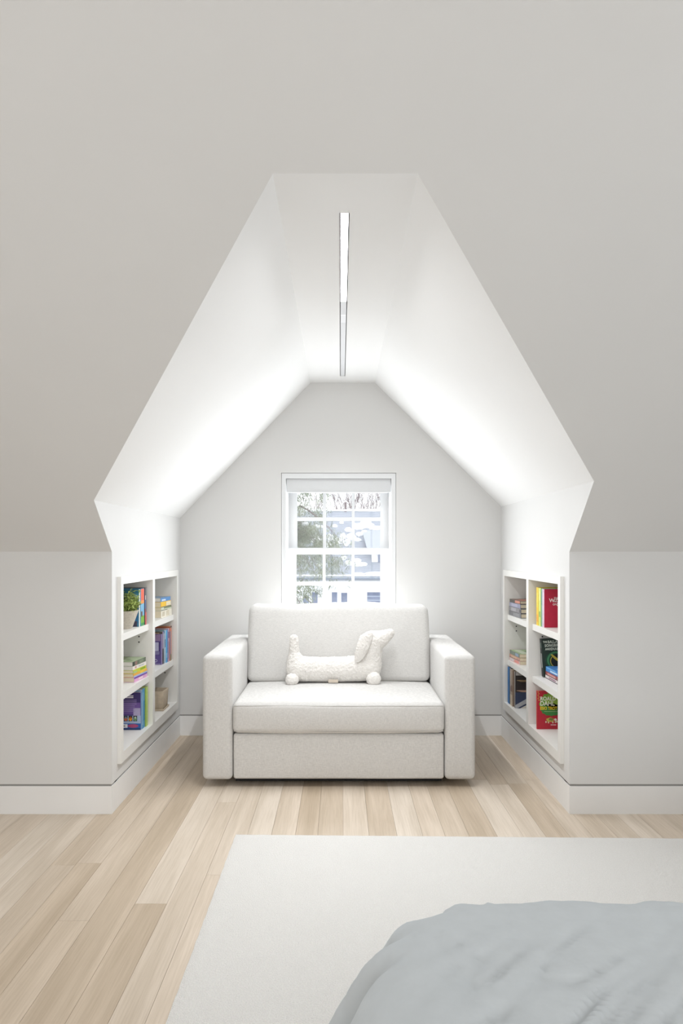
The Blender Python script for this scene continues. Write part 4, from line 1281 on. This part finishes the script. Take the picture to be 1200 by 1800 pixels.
# snow lying on the roof in patches
rs = random.Random(11)
def snow_patch(px, py, rx, rz, seed):
    n = 36
    d = HD + 2
    for _ in range(12):
        z_ = CAM_H + (968.0 - py) * d / F_PX
        d = roof_y(z_)
    c = at(px, py, d)
    ny, nz = -(zr - ze) / math.hypot(zr - ze, 4.9), 4.9 / math.hypot(zr - ze, 4.9)
    up_ = Vector((0, nz, -ny)).normalized()
    nn = Vector((0, ny, nz))
    v = [c + nn * 0.14]
    f = []
    rings = ((0.55, 0.13), (0.85, 0.09), (1.0, 0.0))
    for (k, hgt) in rings:
        for i in range(n):
            aa = 2 * math.pi * i / n
            wob = 1 + 0.35 * noise.noise(Vector((math.cos(aa) * 1.6 + seed, math.sin(aa) * 1.6, seed))) + 0.45 * noise.noise(Vector((math.cos(aa) * 5, math.sin(aa) * 6, seed)))
            v.append(c + Vector((1, 0, 0)) * (math.cos(aa) * rx * k * wob) + up_ * (math.sin(aa) * rz * k * wob) + nn * (hgt + 0.01))
    for i in range(n):
        i2 = (i + 1) % n
        f.append((0, 1 + i, 1 + i2))
        for r in range(2):
            f.append((1 + r * n + i, 1 + (r + 1) * n + i, 1 + (r + 1) * n + i2, 1 + r * n + i2))
    obj('snow_patch', pydata('snow_patch', v, f, 60), M['snow'], house, True)
for (px, py, rx, rz) in ((630, 926, 0.40, 0.30), (644, 922, 0.45, 0.34), (660, 929, 0.45, 0.16), (612, 932, 0.22, 0.2), (617, 943, 0.28, 0.3), (603, 944, 0.22, 0.3), (594, 952, 0.25, 0.34), (608, 954, 0.2, 0.16),
        (632, 940, 0.22, 0.16), (628, 950, 0.2, 0.12), (640, 936, 0.18, 0.12), (581, 948, 0.2, 0.4), (577, 960, 0.2, 0.3), (626, 986, 0.28, 0.14), (634, 993, 0.34, 0.16), (612, 990, 0.2, 0.2), (604, 982, 0.16, 0.14),
        (545, 930, 0.4, 0.3), (660, 1009, 0.6, 0.08), (630, 1010, 0.3, 0.06), (556, 950, 0.3, 0.4), (588, 926, 0.16, 0.12), (600, 920, 0.14, 0.08)):
    snow_patch(px, py, rx, rz, px * 0.37)
# snow along the ridge and eave
for (p0, p1, y_, zz, r) in ((HX0, HX1, HD + 4.45, zr + 0.03, 0.09), (HX0, HX1, HD - 0.30, ze + 0.06, 0.07)):
    bm = bmesh.new()
    pts = [(p0 + (p1 - p0) * i / 60, y_, zz) for i in range(61)]
    tube_mesh(bm, pts, [r * (1 + 0.4 * noise.noise(Vector((i * 0.5, y_, 0)))) for i in range(61)], 6)
    obj('snow_ridge', bm_done(bm, 'snow_ridge', sm=80), M['snow'], house, True)

# ---- bare trees behind the roof
def bare_tree(label, x, y, h, seed):
    r = random.Random(seed)
    root = thing('bare_tree', label, 'tree', (x, y, GZ))
    bm = bmesh.new()
    trunk = bmesh.new()
    tube_mesh(trunk, [(0, 0, 0), (0.05, 0, h * 0.25), (0.0, 0.05, h * 0.5)], [0.22, 0.17, 0.12], 7)
    obj('trunk', bm_done(trunk, 'trunk', sm=50), M['bark'], root)
    def grow(p, d, L, rad, lvl):
        n = 3
        pts = [p.copy()]
        q = p.copy()
        dd = d.copy()
        for i in range(n):
            dd = (dd + Vector((r.uniform(-.22, .22), r.uniform(-.22, .22), r.uniform(-.05, .22)))).normalized()
            q = q + dd * L / n
            pts.append(q.copy())
        tube_mesh(bm, pts, [max(0.013, rad * (1 - 0.5 * i / n)) for i in range(n + 1)], 4 if lvl < 2 else 3, cap=False)
        if lvl >= 4: return
        for k in range(3 if lvl < 3 else 2):
            t = r.choice(pts[1:])
            nd = (dd + Vector((r.uniform(-.9, .9), r.uniform(-.9, .9), r.uniform(-.1, .7)))).normalized()
            grow(t, nd, L * r.uniform(0.6, 0.8), rad * 0.5, lvl + 1)
    for k in range(5):
        a = k * 1.257 + r.uniform(-.4, .4)
        grow(Vector((0, 0, h * (0.34 + 0.04 * k))), Vector((math.cos(a) * 0.55, math.sin(a) * 0.55, 0.85)).normalized(), h * 0.24, 0.085, 0)
    obj('branches', bm_done(bm, 'branches'), M['bark'], root)
for i, (px, d, h, lab) in enumerate(((578, 52, 12.3, 'bare winter tree behind the roof, left of the chimney'), (606, 60, 13.2, 'bare winter tree behind the roof, directly behind the chimney'), (636, 68, 14.0, 'bare winter tree behind the roof, right of the chimney'), (662, 76, 15.2, 'bare winter tree behind the roof, at the right window edge'))):
    bare_tree(lab, (px - 598.5) * d / F_PX, d, h, 40 + i)

# ---- snowy evergreen close to the house on the left
def evergreen(label, x, y, h, seed):
    r = random.Random(seed)
    root = thing('evergreen_tree', label, 'tree', (x, y, GZ))
    tb = bmesh.new()
    tube_mesh(tb, [(0, 0, 0), (0, 0.03, h * 0.5), (0, 0, h)], [0.20, 0.13, 0.03], 9)
    obj('trunk', bm_done(tb, 'trunk', sm=50), M['bark'], root)
    bb = bmesh.new()
    sv, sf = [], []
    nv, nf = [], []
    def tuft(p, n, size):
        # a hanging spray of fine needles
        for _ in range(n):
            q = p + Vector((r.uniform(-.09, .09), r.uniform(-.09, .09), r.uniform(-.12, .06)))
            d = Vector((r.uniform(-.7, .7), r.uniform(-.7, .7), r.uniform(-1.3, -0.1))).normalized()
            L = size * r.uniform(0.6, 1.4)
            s = d.cross(Vector((r.uniform(-1, 1), r.uniform(-1, 1), r.uniform(-1, 1)))).normalized() * L * 0.12
            k = len(nv)
            nv.extend([q - s * 0.5, q + s * 0.5, q + d * L * 0.5 + s, q + d * L])
            nf.extend([(k, k + 1, k + 2), (k, k + 2, k + 3)])
    zz = h * 0.22
    while zz < h * 0.98:
        f = 1 - zz / h
        for k in range(5):
            a = r.uniform(0, 2 * math.pi)
            L = (0.75 + 2.3 * f) * r.uniform(0.75, 1.15)
            pts = []
            for i in range(8):
                t = i / 7
                pts.append(Vector((math.cos(a) * L * t, math.sin(a) * L * t, zz + 0.25 * L * t - 0.75 * L * t * t)))
            tube_mesh(bb, pts, [0.016 * (1 - 0.8 * i / 7) for i in range(8)], 4, cap=False)
            for i in range(1, 8):
                for m_ in range(7):
                    t = r.random()
                    p = pts[i - 1].lerp(pts[i], t) + Vector((r.uniform(-.2, .2), r.uniform(-.2, .2), r.uniform(-.40, .04)))
                    wx = x + p.x
                    tuft(p, 34 if (-2.1 < wx < 0.7 and 4.6 < p.z < 10.2) else 3, 0.060)
                if r.random() < 0.24:
                    c = pts[i] + Vector((r.uniform(-.12, .12), r.uniform(-.12, .12), 0.05))
                    k0 = len(sv)
                    rx, ry, rz = r.uniform(.06, .16), r.uniform(.06, .16), r.uniform(.03, .06)
                    for la in range(4):
                        th = math.pi * la / 3
                        for lo_ in range(8):
                            ph = 2 * math.pi * lo_ / 8
                            w_ = 1 + 0.25 * r.uniform(-1, 1)
                            sv.append(c + Vector((rx * math.sin(th) * math.cos(ph) * w_, ry * math.sin(th) * math.sin(ph) * w_, rz * math.cos(th))))
                    for la in range(3):
                        for lo_ in range(8):
                            l2 = (lo_ + 1) % 8
                            sf.append((k0 + la * 8 + lo_, k0 + (la + 1) * 8 + lo_, k0 + (la + 1) * 8 + l2, k0 + la * 8 + l2))
        zz += 0.24
    obj('branches', bm_done(bb, 'branches'), M['bark'], root)
    o = obj('needles', pydata('needles', nv, nf), M['needle'], root)
    o['kind'] = 'stuff'
    o = obj('snow_clumps', pydata('snow_clumps', sv, sf, 80), M['snow'], root)
    o['kind'] = 'stuff'
evergreen('snow-laden evergreen tree filling the left window panes', -1.62, 14.5, 13.5, 3)
